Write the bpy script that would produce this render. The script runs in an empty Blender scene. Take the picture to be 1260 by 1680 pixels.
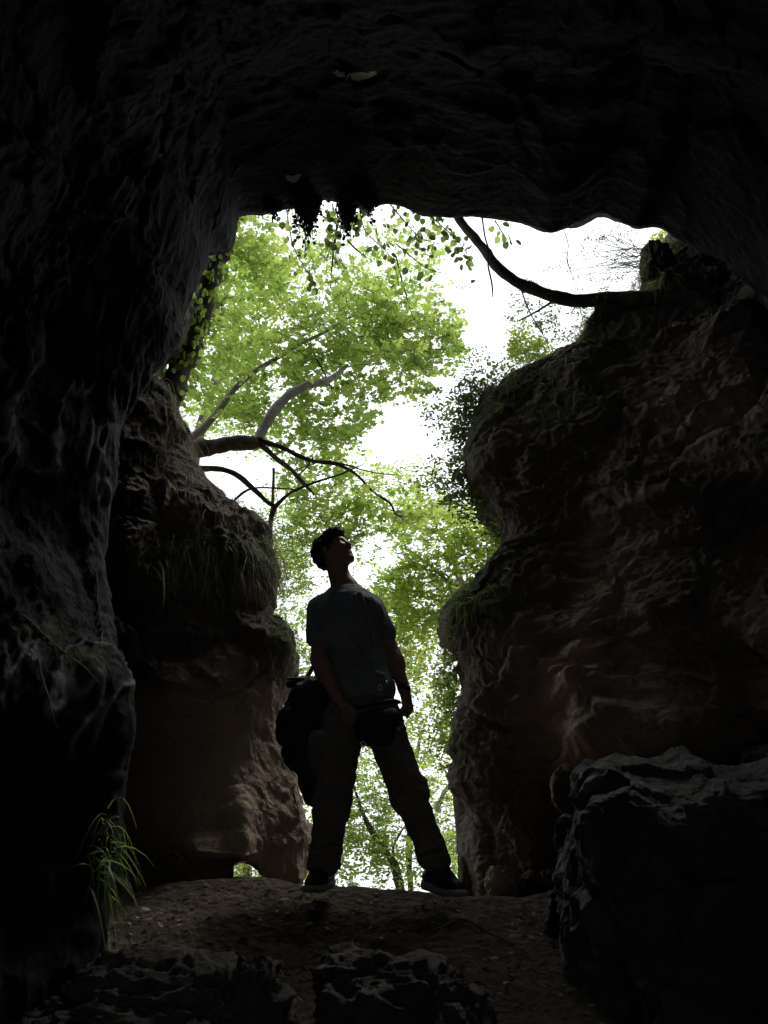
import bpy, math, random
import numpy as np
from mathutils import Vector
random.seed(7)
RNG = np.random.default_rng(11)
R = math.radians
# ------------------------------------------------------------------ camera, sky, sun, exposure
PITCH = R(25.0); FPX = 1262.0
scn = bpy.context.scene
col = scn.collection
cd = bpy.data.cameras.new('camera'); cam = bpy.data.objects.new('camera', cd); col.objects.link(cam)
cam.location = (0, 0, 0); cam.rotation_euler = (R(90) + PITCH, 0, 0)
cd.sensor_fit = 'VERTICAL'; cd.sensor_height = 36.0; cd.lens = 18.0 * FPX / 840.0
cd.clip_start = 0.02; cd.clip_end = 3000
scn.camera = cam
SUN_EL, SUN_AZ = 58.0, 28.0          # azimuth from +Y towards +X: high behind the right bank
world = bpy.data.worlds.new('World'); scn.world = world; world.use_nodes = True
nt = world.node_tree; nt.nodes.clear()
wo = nt.nodes.new('ShaderNodeOutputWorld'); bg = nt.nodes.new('ShaderNodeBackground')
sky = nt.nodes.new('ShaderNodeTexSky'); sky.sky_type = 'NISHITA'; sky.sun_disc = False
sky.sun_elevation = R(SUN_EL); sky.sun_rotation = R(SUN_AZ); sky.air_density = 1.0; sky.dust_density = 2.0
cl = nt.nodes.new('ShaderNodeTexNoise'); cl.inputs['Scale'].default_value = 1.6; cl.inputs['Detail'].default_value = 5
cr = nt.nodes.new('ShaderNodeValToRGB')
cr.color_ramp.elements[0].position = 0.34; cr.color_ramp.elements[0].color = (0.62, 0.62, 0.62, 1)
cr.color_ramp.elements[1].position = 0.56; cr.color_ramp.elements[1].color = (0.97, 0.97, 0.97, 1)
tc = nt.nodes.new('ShaderNodeTexCoord'); mx = nt.nodes.new('ShaderNodeMix'); mx.data_type = 'RGBA'
nt.links.new(tc.outputs['Generated'], cl.inputs['Vector'])
nt.links.new(cl.outputs['Fac'], cr.inputs['Fac']); nt.links.new(cr.outputs['Color'], mx.inputs['Factor'])
nt.links.new(sky.outputs['Color'], mx.inputs['A']); mx.inputs['B'].default_value = (10.6, 10.9, 11.2, 1)
nt.links.new(mx.outputs['Result'], bg.inputs['Color']); bg.inputs['Strength'].default_value = 0.12
nt.links.new(bg.outputs[0], wo.inputs['Surface'])
sd = bpy.data.lights.new('sun', 'SUN'); sd.energy = 1.0; sd.angle = R(12); sd.color = (1.0, 0.96, 0.9)
so = bpy.data.objects.new('sun', sd); col.objects.link(so)
sdir = Vector((math.sin(R(SUN_AZ)) * math.cos(R(SUN_EL)), math.cos(R(SUN_AZ)) * math.cos(R(SUN_EL)), math.sin(R(SUN_EL))))
so.rotation_euler = (-sdir).to_track_quat('-Z', 'Y').to_euler()
scn.view_settings.view_transform = 'Standard'; scn.view_settings.look = 'None'
scn.view_settings.exposure = 0.5; scn.view_settings.gamma = 1.0; scn.view_settings.use_curve_mapping = False
scn.render.engine = 'CYCLES'
scn.cycles.max_bounces = 8; scn.cycles.diffuse_bounces = 5; scn.cycles.glossy_bounces = 2
scn.cycles.transmission_bounces = 3; scn.cycles.transparent_max_bounces = 4
scn.cycles.use_denoising = True
scn.cycles.sample_clamp_indirect = 3.0

# ------------------------------------------------------------------ helpers
CP, SP = math.cos(PITCH), math.sin(PITCH)
def P(px, py, y):
    a = (px - 630) / FPX; b = (840 - py) / FPX
    dx, dy, dz = a, CP - b * SP, SP + b * CP
    s = y / dy
    return np.array((dx * s, y, dz * s))
def proj(v):
    v = np.asarray(v); ax = v[..., 1] * CP + v[..., 2] * SP; up = -v[..., 1] * SP + v[..., 2] * CP
    ax = np.where(np.abs(ax) < 1e-4, 1e-4, ax)
    px = 630 + FPX * v[..., 0] / ax; py = 840 - FPX * up / ax
    return np.where(ax > 0.1, px, -9999), np.where(ax > 0.1, py, -9999)
def _hash(ix, iy, iz, seed):
    h = (ix.astype(np.uint32) * np.uint32(374761393) + iy.astype(np.uint32) * np.uint32(668265263)
         + iz.astype(np.uint32) * np.uint32(2246822519) + np.uint32(seed * 3266489 + 17))
    h = (h ^ (h >> np.uint32(13))) * np.uint32(1274126177)
    h = (h ^ (h >> np.uint32(16))) * np.uint32(2654435761)
    return ((h ^ (h >> np.uint32(15))) & np.uint32(0xffffff)).astype(np.float32) / 8388607.5 - 1.0
def vnoise(p, seed=0):
    p = p.astype(np.float32); i = np.floor(p); f = p - i; i = i.astype(np.int64) + 100000
    w = f * f * f * (f * (f * 6 - 15) + 10)
    x, y, z = i[:, 0], i[:, 1], i[:, 2]; r = 0
    for dx in (0, 1):
        wx = w[:, 0] if dx else 1 - w[:, 0]
        for dy in (0, 1):
            wy = w[:, 1] if dy else 1 - w[:, 1]
            for dz in (0, 1):
                wz = w[:, 2] if dz else 1 - w[:, 2]
                r = r + _hash(x + dx, y + dy, z + dz, seed) * wx * wy * wz
    return r
def fbm(p, octs=4, seed=0, gain=0.5, ridged=False):
    a, s, t = 1.0, 0.0, 0.0
    q = np.array(p, dtype=np.float32)
    for o in range(octs):
        n = vnoise(q, seed + o * 7)
        if ridged: n = 1 - 2 * np.abs(n)
        s = s + n * a; t += a; a *= gain; q = q * 2.03 + 3.7
    return s / t
def facets(p, seed=0):
    """cellular noise: tilted plane per cell (broken rock facets) and distance to the cell border (cracks)"""
    p = p.astype(np.float32); i0 = np.floor(p).astype(np.int64); f1 = np.full(len(p), 9.0, np.float32); f2 = f1.copy(); pl = np.zeros(len(p), np.float32)
    for dx in (-1, 0, 1):
        for dy in (-1, 0, 1):
            for dz in (-1, 0, 1):
                c = i0 + (dx, dy, dz); k = c + 100000; h = [_hash(k[:, 0], k[:, 1], k[:, 2], seed + j) for j in range(5)]
                d = p - (c + 0.5 + 0.42 * np.stack(h[:3], -1)); r = np.linalg.norm(d, axis=1)
                m = r < f1; f2 = np.where(m, f1, np.minimum(f2, r)); f1 = np.where(m, r, f1)
                pl = np.where(m, 0.5 * h[3] + 0.9 * (d[:, 0] * h[4] + d[:, 1] * h[2] + d[:, 2] * h[0]), pl)
    return pl, np.clip((f2 - f1) / 0.12, 0, 1)
def crag(p, seed, amp, f=2.4, crack=0.25):
    a, c1 = facets(p * (f, f, f * 1.5), seed); b, c2 = facets(p * (f * 2.6, f * 2.6, f * 3.6), seed + 9)
    return amp * (a * (0.3 + 0.7 * c1) + 0.45 * b * (0.3 + .7 * c2)) - amp * crack * (1 - c1)
def strata(p, seed, amp):
    z = p[:, 2] + 0.12 * fbm(p * 1.1, 2, seed); q = np.stack([p[:, 0] * 0.7, p[:, 1] * 0.7, z * 6.5], -1); return amp * fbm(q, 4, seed + 5, 0.6, True)
def mesh_np(name, verts, quads=None, tris=None, polys=None, smooth=True):
    me = bpy.data.meshes.new(name); verts = np.asarray(verts, dtype=np.float32).reshape(-1, 3)
    loops, starts, n = [], [], 0
    for arr in (quads, tris):
        if arr is not None and len(arr):
            arr = np.asarray(arr, dtype=np.int32); k = arr.shape[1]
            loops.append(arr.ravel()); starts.append(n + np.arange(len(arr)) * k); n += arr.size
    if polys is not None:
        for arr in polys:
            arr = np.asarray(arr, dtype=np.int32); k = arr.shape[1]
            loops.append(arr.ravel()); starts.append(n + np.arange(len(arr)) * k); n += arr.size
    loops = np.concatenate(loops); starts = np.concatenate(starts).astype(np.int32)
    me.vertices.add(len(verts)); me.vertices.foreach_set('co', verts.ravel())
    me.loops.add(len(loops)); me.loops.foreach_set('vertex_index', loops)
    me.polygons.add(len(starts)); me.polygons.foreach_set('loop_start', starts)
    me.update(calc_edges=True)
    if smooth: me.polygons.foreach_set('use_smooth', np.ones(len(starts), dtype=bool))
    return me
def link(name, me, mat=None, parent=None, label=None, cat=None, group=None, kind=None):
    me.name = name
    o = bpy.data.objects.new(name, me); col.objects.link(o)
    if mat is not None and not me.materials: me.materials.append(mat)
    if parent is not None: o.parent = parent; o.matrix_parent_inverse = parent.matrix_world.inverted() if False else o.matrix_parent_inverse
    if label: o['label'] = label
    if cat: o['category'] = cat
    if group: o['group'] = group
    if kind: o['kind'] = kind
    return o
def thing(name, label, cat, group=None, loc=(0, 0, 0)):
    o = bpy.data.objects.new(name, None); col.objects.link(o); o['label'] = label; o['category'] = cat
    o.empty_display_size = 0.1
    if group: o['group'] = group
    return o
def catmull(A, t):
    A = np.asarray(A, dtype=float); n = len(A); i = np.clip(np.floor(t).astype(int), 0, n - 2); f = (t - i)
    g = lambda k: A[np.clip(k, 0, n - 1)]
    p0, p1, p2, p3 = g(i - 1), g(i), g(i + 1), g(i + 2)
    f = f.reshape((-1,) + (1,) * (A.ndim - 1))
    return 0.5 * (2 * p1 + (-p0 + p2) * f + (2 * p0 - 5 * p1 + 4 * p2 - p3) * f * f + (-p0 + 3 * p1 - 3 * p2 + p3) * f ** 3)
def tpar(counts):
    o = [np.linspace(i, i + 1, c, endpoint=False) for i, c in enumerate(counts)]
    return np.concatenate(o + [np.array([float(len(counts))])])
def grid_normals(G):
    du = np.gradient(G, axis=0); dv = np.gradient(G, axis=1)
    n = np.cross(du, dv); l = np.linalg.norm(n, axis=2, keepdims=True); return n / np.maximum(l, 1e-9)
def sheet(ctrl, rc, cc, flip=False, disp=None):
    G = catmull(ctrl, tpar(rc)); G = np.swapaxes(catmull(np.swapaxes(G, 0, 1), tpar(cc)), 0, 1)
    N = grid_normals(G)
    if flip: N = -N
    if disp is not None:
        sh = G.shape; d = disp(G.reshape(-1, 3), N.reshape(-1, 3)); G = (G.reshape(-1, 3) + N.reshape(-1, 3) * d[:, None]).reshape(sh)
        N = grid_normals(G) * (-1 if flip else 1)
    return G, N
def sheet_mesh(name, G, flip=False, drop=None):
    r, c = G.shape[:2]; idx = np.arange(r * c).reshape(r, c)
    q = np.stack([idx[:-1, :-1], idx[:-1, 1:], idx[1:, 1:], idx[1:, :-1]], -1).reshape(-1, 4)
    if flip is False: q = q[:, ::-1]
    if drop is not None: q = q[~drop(G.reshape(-1, 3)[q].mean(1))]
    return mesh_np(name, G.reshape(-1, 3), quads=q)
def add_attr(me, name, val):
    at = me.attributes.new(name, 'FLOAT', 'POINT'); at.data.foreach_set('value', np.asarray(val, dtype=np.float32).ravel()); return me
def tube(pts, rad, seg=8, sub=6, noise=0.0, seed=0):
    """tapered tube through pts (n,3), rad (n,) ; returns verts, quads"""
    pts = np.asarray(pts, float); rad = np.asarray(rad, float)
    t = np.linspace(0, len(pts) - 1, (len(pts) - 1) * sub + 1)
    C = catmull(pts, t); rr = np.interp(t, np.arange(len(rad)), rad)
    T = np.gradient(C, axis=0); T /= np.maximum(np.linalg.norm(T, axis=1, keepdims=True), 1e-9)
    up = np.array((0.13, 0.31, 0.94)); A = np.cross(T, up); A /= np.maximum(np.linalg.norm(A, axis=1, keepdims=True), 1e-6)
    B = np.cross(T, A); th = np.arange(seg) / seg * 2 * np.pi
    V = C[:, None] + (A[:, None] * np.cos(th)[None, :, None] + B[:, None] * np.sin(th)[None, :, None]) * rr[:, None, None]
    if noise:
        d = fbm(V.reshape(-1, 3) * 9 + seed, 3, seed)[:, None]
        V = (V.reshape(-1, 3) + (V - C[:, None]).reshape(-1, 3) * d * noise).reshape(V.shape)
    n = len(C); idx = np.arange(n * seg).reshape(n, seg); nx = np.roll(idx, -1, 1)
    q = np.stack([idx[:-1], nx[:-1], nx[1:], idx[1:]], -1).reshape(-1, 4)
    return V.reshape(-1, 3), q
class MB:
    def __init__(s): s.v = []; s.q = []; s.n = 0
    def add(s, v, q): s.v.append(v); s.q.append(q + s.n); s.n += len(v)
    def tube(s, pts, rad, **k): s.add(*tube(pts, rad, **k))
    def mesh(s, name): return mesh_np(name, np.concatenate(s.v), quads=np.concatenate(s.q))

# ------------------------------------------------------------------ materials
def mat_new(name):
    m = bpy.data.materials.new(name); m.use_nodes = True; t = m.node_tree
    return m, t, t.nodes['Principled BSDF']
def rock_mat(name, ramp, scale=1.0, rough=0.85, bump=0.6, spec=0.3, stretch=(1, 1, 1), fine=38.0, highlight_or_brown=None):
    m, t, b = mat_new(name); N = t.nodes.new; L = t.links.new
    geo = N('ShaderNodeNewGeometry'); mp = N('ShaderNodeMapping'); mp.inputs['Scale'].default_value = stretch
    L(geo.outputs['Position'], mp.inputs['Vector'])
    n1 = N('ShaderNodeTexNoise'); n1.inputs['Scale'].default_value = 1.7 * scale; n1.inputs['Detail'].default_value = 9; n1.inputs['Roughness'].default_value = 0.62
    n1.inputs['Distortion'].default_value = 0.8
    L(mp.outputs[0], n1.inputs['Vector'])
    rp = N('ShaderNodeValToRGB'); e = rp.color_ramp.elements
    e[0].position, e[0].color = 0.3, (*ramp[0], 1); e[1].position, e[1].color = 0.7, (*ramp[-1], 1)
    for k, c in enumerate(ramp[1:-1]):
        x = e.new(0.3 + 0.4 * (k + 1) / (len(ramp) - 1)); x.color = (*c, 1)
    L(n1.outputs['Fac'], rp.inputs['Fac'])
    if highlight_or_brown:
        at = N('ShaderNodeAttribute'); at.attribute_name = 'ridge'; vr = N('ShaderNodeValToRGB'); vr.color_ramp.elements[0].position = highlight_or_brown[1]; vr.color_ramp.elements[1].position = highlight_or_brown[2]
        vr.color_ramp.elements[0].color = (0, 0, 0, 1); vr.color_ramp.elements[1].color = (1, 1, 1, 1)
        L(at.outputs['Fac'], vr.inputs['Fac']); vm = N('ShaderNodeMix'); vm.data_type = 'RGBA'; L(vr.outputs[0], vm.inputs['Factor']); L(rp.outputs[0], vm.inputs['A']); vm.inputs['B'].default_value = (*highlight_or_brown[0], 1)
        am = N('ShaderNodeAttribute'); am.attribute_name = 'moss'; mm = N('ShaderNodeMix'); mm.data_type = 'RGBA'; L(am.outputs['Fac'], mm.inputs['Factor']); L(vm.outputs['Result'], mm.inputs['A']); mm.inputs['B'].default_value = (0.075, 0.1, 0.03, 1)
        L(mm.outputs['Result'], b.inputs['Base Color'])
    else: L(rp.outputs[0], b.inputs['Base Color'])
    n2 = N('ShaderNodeTexNoise'); n2.inputs['Scale'].default_value = fine; n2.inputs['Detail'].default_value = 8; n2.inputs['Roughness'].default_value = 0.68
    L(mp.outputs[0], n2.inputs['Vector'])
    v = N('ShaderNodeTexVoronoi'); v.inputs['Scale'].default_value = fine * 0.45; L(mp.outputs[0], v.inputs['Vector'])
    ad = N('ShaderNodeMath'); ad.operation = 'ADD'; L(n2.outputs['Fac'], ad.inputs[0]); L(v.outputs['Distance'], ad.inputs[1])
    bp = N('ShaderNodeBump'); bp.inputs['Strength'].default_value = bump; bp.inputs['Distance'].default_value = 0.035
    L(ad.outputs[0], bp.inputs['Height']); L(bp.outputs[0], b.inputs['Normal'])
    b.inputs['Roughness'].default_value = rough; b.inputs['Specular IOR Level'].default_value = spec
    return m
def simple_mat(name, c1, c2=None, rough=0.7, scale=8, bump=0.2, bscale=120, spec=0.3, wave=None):
    m, t, b = mat_new(name); N = t.nodes.new; L = t.links.new; c2 = c2 or tuple(x * 0.6 for x in c1)
    geo = N('ShaderNodeNewGeometry'); n1 = N('ShaderNodeTexNoise'); n1.inputs['Scale'].default_value = scale; n1.inputs['Detail'].default_value = 6
    L(geo.outputs['Position'], n1.inputs['Vector'])
    rp = N('ShaderNodeValToRGB'); e = rp.color_ramp.elements; e[0].position, e[0].color = 0.35, (*c2, 1); e[1].position, e[1].color = 0.65, (*c1, 1)
    L(n1.outputs['Fac'], rp.inputs['Fac']); L(rp.outputs[0], b.inputs['Base Color'])
    if bump:
        n2 = N('ShaderNodeTexNoise'); n2.inputs['Scale'].default_value = bscale; n2.inputs['Detail'].default_value = 3; L(geo.outputs['Position'], n2.inputs['Vector'])
        bp = N('ShaderNodeBump'); bp.inputs['Strength'].default_value = bump; bp.inputs['Distance'].default_value = 0.004
        L(n2.outputs['Fac'], bp.inputs['Height']); L(bp.outputs[0], b.inputs['Normal'])
    b.inputs['Roughness'].default_value = rough; b.inputs['Specular IOR Level'].default_value = spec
    return m
def leaf_mat(name, refl, trans, refl2, trans2, tfac=0.6):
    m = bpy.data.materials.new(name); m.use_nodes = True; t = m.node_tree; t.nodes.clear(); N = t.nodes.new; L = t.links.new
    out = N('ShaderNodeOutputMaterial'); at = N('ShaderNodeAttribute'); at.attribute_name = 'vary'
    def rampof(a, b):
        rp = N('ShaderNodeValToRGB'); e = rp.color_ramp.elements; e[0].color = (*a, 1); e[1].color = (*b, 1); L(at.outputs['Fac'], rp.inputs['Fac']); return rp
    r1, r2 = rampof(refl, refl2), rampof(trans, trans2)
    d = N('ShaderNodeBsdfDiffuse'); tr = N('ShaderNodeBsdfTranslucent'); g = N('ShaderNodeBsdfGlossy'); g.inputs['Roughness'].default_value = 0.45
    L(r1.outputs[0], d.inputs['Color']); L(r2.outputs[0], tr.inputs['Color'])
    mm = N('ShaderNodeMixShader'); mm.inputs[0].default_value = tfac; L(d.outputs[0], mm.inputs[1]); L(tr.outputs[0], mm.inputs[2])
    m2 = N('ShaderNodeMixShader'); m2.inputs[0].default_value = 0.04; L(mm.outputs[0], m2.inputs[1]); L(g.outputs[0], m2.inputs[2])
    L(m2.outputs[0], out.inputs['Surface'])
    return m
M_wall = rock_mat('dark_cave_rock', [(0.009, 0.009, 0.012), (0.014, 0.014, 0.0175), (0.023, 0.022, 0.027)], 1.0, 0.75, 1.0, 0.12, (1, 1, 0.45), highlight_or_brown=((0.26, 0.255, 0.25), 0.25, 0.95))  # pale tint on ridge crests: thin highlights painted into the wall colour
M_brown = rock_mat('brown_rock', [(0.05, 0.043, 0.036), (0.12, 0.095, 0.075), (0.22, 0.17, 0.125)], 0.9, 0.85, 0.9, highlight_or_brown=((0.43, 0.325, 0.24), 0.0, 1.3))
M_right = rock_mat('brown_conglomerate', [(0.06, 0.054, 0.047), (0.13, 0.108, 0.085), (0.2, 0.155, 0.115)], 0.8, 0.85, 0.9, fine=26, highlight_or_brown=((0.46, 0.335, 0.245), 0.0, 1.2))
M_tan = rock_mat('tan_rock', [(0.2, 0.15, 0.11), (0.32, 0.25, 0.18), (0.42, 0.33, 0.24)], 2.5, 0.85, 0.9)
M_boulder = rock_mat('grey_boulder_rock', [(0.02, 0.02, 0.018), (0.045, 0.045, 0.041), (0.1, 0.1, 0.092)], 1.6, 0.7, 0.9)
M_soil = rock_mat('bare_soil', [(0.07, 0.055, 0.042), (0.14, 0.11, 0.085), (0.22, 0.175, 0.135)], 1.4, 0.95, 1.0, 0.15, fine=60)
M_stone = rock_mat('foreground_stone', [(0.03, 0.028, 0.025), (0.06, 0.054, 0.048), (0.11, 0.1, 0.09)], 2.0, 0.8, 0.9)
M_bark = simple_mat('dark_bark', (0.12, 0.1, 0.08), (0.05, 0.042, 0.035), 0.9, 14, 0.6, 60)
M_bark_light = simple_mat('pale_grey_bark', (0.42, 0.4, 0.36), (0.25, 0.23, 0.2), 0.8, 9, 0.4, 70)
M_moss = simple_mat('moss', (0.1, 0.13, 0.035), (0.045, 0.06, 0.02), 0.95, 20, 1.0, 90)
M_root = simple_mat('dry_root', (0.22, 0.185, 0.14), (0.1, 0.085, 0.065), 0.9, 20, 0.3, 90)
M_leafA = leaf_mat('green_leaf', (0.05, 0.085, 0.025), (0.3, 0.5, 0.08), (0.09, 0.12, 0.035), (0.74, 0.92, 0.2))
M_leafY = leaf_mat('yellow_green_leaf', (0.07, 0.1, 0.025), (0.38, 0.62, 0.08), (0.12, 0.13, 0.04), (0.84, 0.97, 0.18))
M_leafD = leaf_mat('dark_green_leaf', (0.04, 0.06, 0.025), (0.1, 0.18, 0.05), (0.07, 0.09, 0.03), (0.26, 0.36, 0.1), 0.45)
M_leafR = leaf_mat('reddish_dry_leaf', (0.12, 0.06, 0.035), (0.32, 0.16, 0.07), (0.16, 0.1, 0.05), (0.4, 0.26, 0.1), 0.4)
M_grass = leaf_mat('grass_blade', (0.06, 0.1, 0.03), (0.3, 0.45, 0.1), (0.1, 0.14, 0.05), (0.45, 0.6, 0.2), 0.45)
M_dry = leaf_mat('dry_grass_blade', (0.12, 0.1, 0.06), (0.25, 0.2, 0.12), (0.28, 0.23, 0.15), (0.35, 0.3, 0.18), 0.3)
M_skin = simple_mat('skin', (0.3, 0.19, 0.14), (0.25, 0.15, 0.11), 0.5, 30, 0.15, 300, 0.4)
M_hair = simple_mat('black_hair', (0.018, 0.014, 0.012), (0.008, 0.007, 0.006), 0.6, 60, 0.8, 220)
M_shirt = simple_mat('grey_shirt_cloth', (0.17, 0.185, 0.2), (0.135, 0.148, 0.16), 0.85, 12, 0.3, 700)
M_trouser = simple_mat('dark_trouser_cloth', (0.15, 0.132, 0.115), (0.1, 0.09, 0.08), 0.85, 9, 0.3, 500)
M_bag = simple_mat('black_nylon', (0.02, 0.021, 0.026), (0.012, 0.012, 0.016), 0.6, 14, 0.4, 300)
M_shoe = simple_mat('black_shoe', (0.025, 0.026, 0.032), (0.015, 0.015, 0.02), 0.55, 18, 0.3, 300)
M_sole = simple_mat('grey_sole', (0.28, 0.28, 0.27), (0.2, 0.2, 0.19), 0.7, 18, 0.2, 200)
M_metal, _t, _b = mat_new('buckle_metal'); _b.inputs['Metallic'].default_value = 1; _b.inputs['Base Color'].default_value = (0.7, 0.7, 0.7, 1); _b.inputs['Roughness'].default_value = 0.3
M_hill = simple_mat('grassy_hill', (0.16, 0.19, 0.1), (0.09, 0.12, 0.05), 0.95, 0.6, 0.3, 3)

# ------------------------------------------------------------------ ground
CREST = [(-400, 1560), (100, 1500), (190, 1470), (260, 1452), (330, 1446), (430, 1444), (500, 1455), (600, 1459), (690, 1464), (770, 1471), (860, 1469), (920, 1458), (1000, 1440), (1600, 1420)]
CX = np.array([P(px, py, 4.2)[0] for px, py in CREST]); CZ = np.array([P(px, py, 4.2)[2] for px, py in CREST])
def ground_z(x, y):
    x = np.asarray(x, float); y = np.asarray(y, float); zc = np.interp(x, CX, CZ)
    t = np.clip((4.2 - y) / 4.2, 0, 1)
    inside = zc * (1 - t) + (-1.15) * t - 0.10 * np.sin(np.pi * np.clip(t, 0, 1)) * (x > -9)
    near = inside + 0.035 * (1 - np.exp(-((y - 4.2) / 0.25) ** 2))* np.where(y < 4.2, 1, 0)
    d = np.maximum(y - 4.2, 0); out = zc - 0.5 * d ** 2 / (d + 1.0) * 0.75
    out = np.maximum(out, -16 - 0.02 * d)
    return np.where(y < 4.2, near - 0.0, out)
def ground_mesh():
    ys = np.concatenate([np.linspace(-3.5, 1.6, 50, endpoint=False), np.linspace(1.6, 4.9, 330, endpoint=False), np.linspace(4.9, 14, 60, endpoint=False), np.geomspace(14, 2000, 40)])
    xc = np.concatenate([-np.geomspace(2000, 2.6, 50), np.linspace(-2.5, 2.5, 380), np.geomspace(2.6, 2000, 50)])
    X, Y = np.meshgrid(xc, ys, indexing='ij'); Z = ground_z(X, Y)
    p = np.stack([X, Y, Z], -1).reshape(-1, 3); near = np.exp(-np.maximum(np.abs(p[:, 0]) - 3, 0)) * np.exp(-np.maximum(p[:, 1] - 6, 0) * 0.5)
    d = 0.04 * fbm(p * 2.3, 3, 5) + 0.022 * fbm(p * 7, 4, 9) + 0.014 * fbm(p * 24, 3, 3, .6) + 0.6 * crag(p * (1, 1, 0), 441, 0.02, 4.0)
    edge = 0.45 + 0.55 * np.clip(np.abs(p[:, 1] - 4.2) / 0.5, 0, 1)
    p[:, 2] += d * near * edge + (1 - near) * 0.6 * fbm(p * 0.15, 3, 2) * np.clip((np.hypot(p[:, 0], p[:, 1]) - 10) / 20, 0, 1)
    G = p.reshape(X.shape + (3,))
    return G
GG = ground_mesh()
g = link('ground', sheet_mesh('ground', GG, flip=False), M_soil, kind='structure', label='bare trampled soil mound rising to a crest at the cave mouth')
def snapz(x, y):
    i = np.argmin(np.abs(GG[:, 0, 0] - x)); j = np.argmin(np.abs(GG[0, :, 1] - y)); return float(GG[i, j, 2])

# ------------------------------------------------------------------ cave shell (near left wall, roof, right wall, back)
RING = [(60, 2100, 2.1), (90, 1800, 2.2), (125, 1640, 2.25), (150, 1540, 2.3), (163, 1450, 2.4), (184, 1390, 2.45), (192, 1300, 2.5), (198, 1230, 2.5), (202, 1160, 2.5), (192, 1095, 2.52),
        (177, 1050, 2.6), (168, 960, 2.7), (164, 880, 2.75), (180, 770, 2.8), (205, 690, 2.85), (242, 620, 2.9), (270, 582, 2.95), (302, 545, 3.0), (308, 502, 3.05), (330, 458, 3.1),
        (349, 425, 3.2), (354, 402, 3.35), (372, 398, 3.5), (392, 394, 3.6), (400, 370, 3.7), (408, 354, 3.75), (440, 352, 3.8), (490, 342, 3.85), (530, 330, 3.85), (560, 334, 3.9), (600, 346, 3.9), (640, 340, 3.9), (690, 355, 3.9),
        (740, 364, 3.9), (780, 360, 3.9), (830, 366, 3.9), (865, 372, 3.85), (905, 384, 3.85), (945, 372, 3.85), (985, 355, 3.85), (1012, 364, 3.85), (1045, 379, 3.85), (1080, 377, 3.85),
        (1120, 378, 3.85), (1200, 420, 3.7), (1320, 520, 3.4), (1450, 700, 3.0), (1560, 1000, 2.6), (1600, 1400, 2.4), (1600, 1900, 2.3), (1600, 2200, 2.3)]
RID = []
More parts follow.
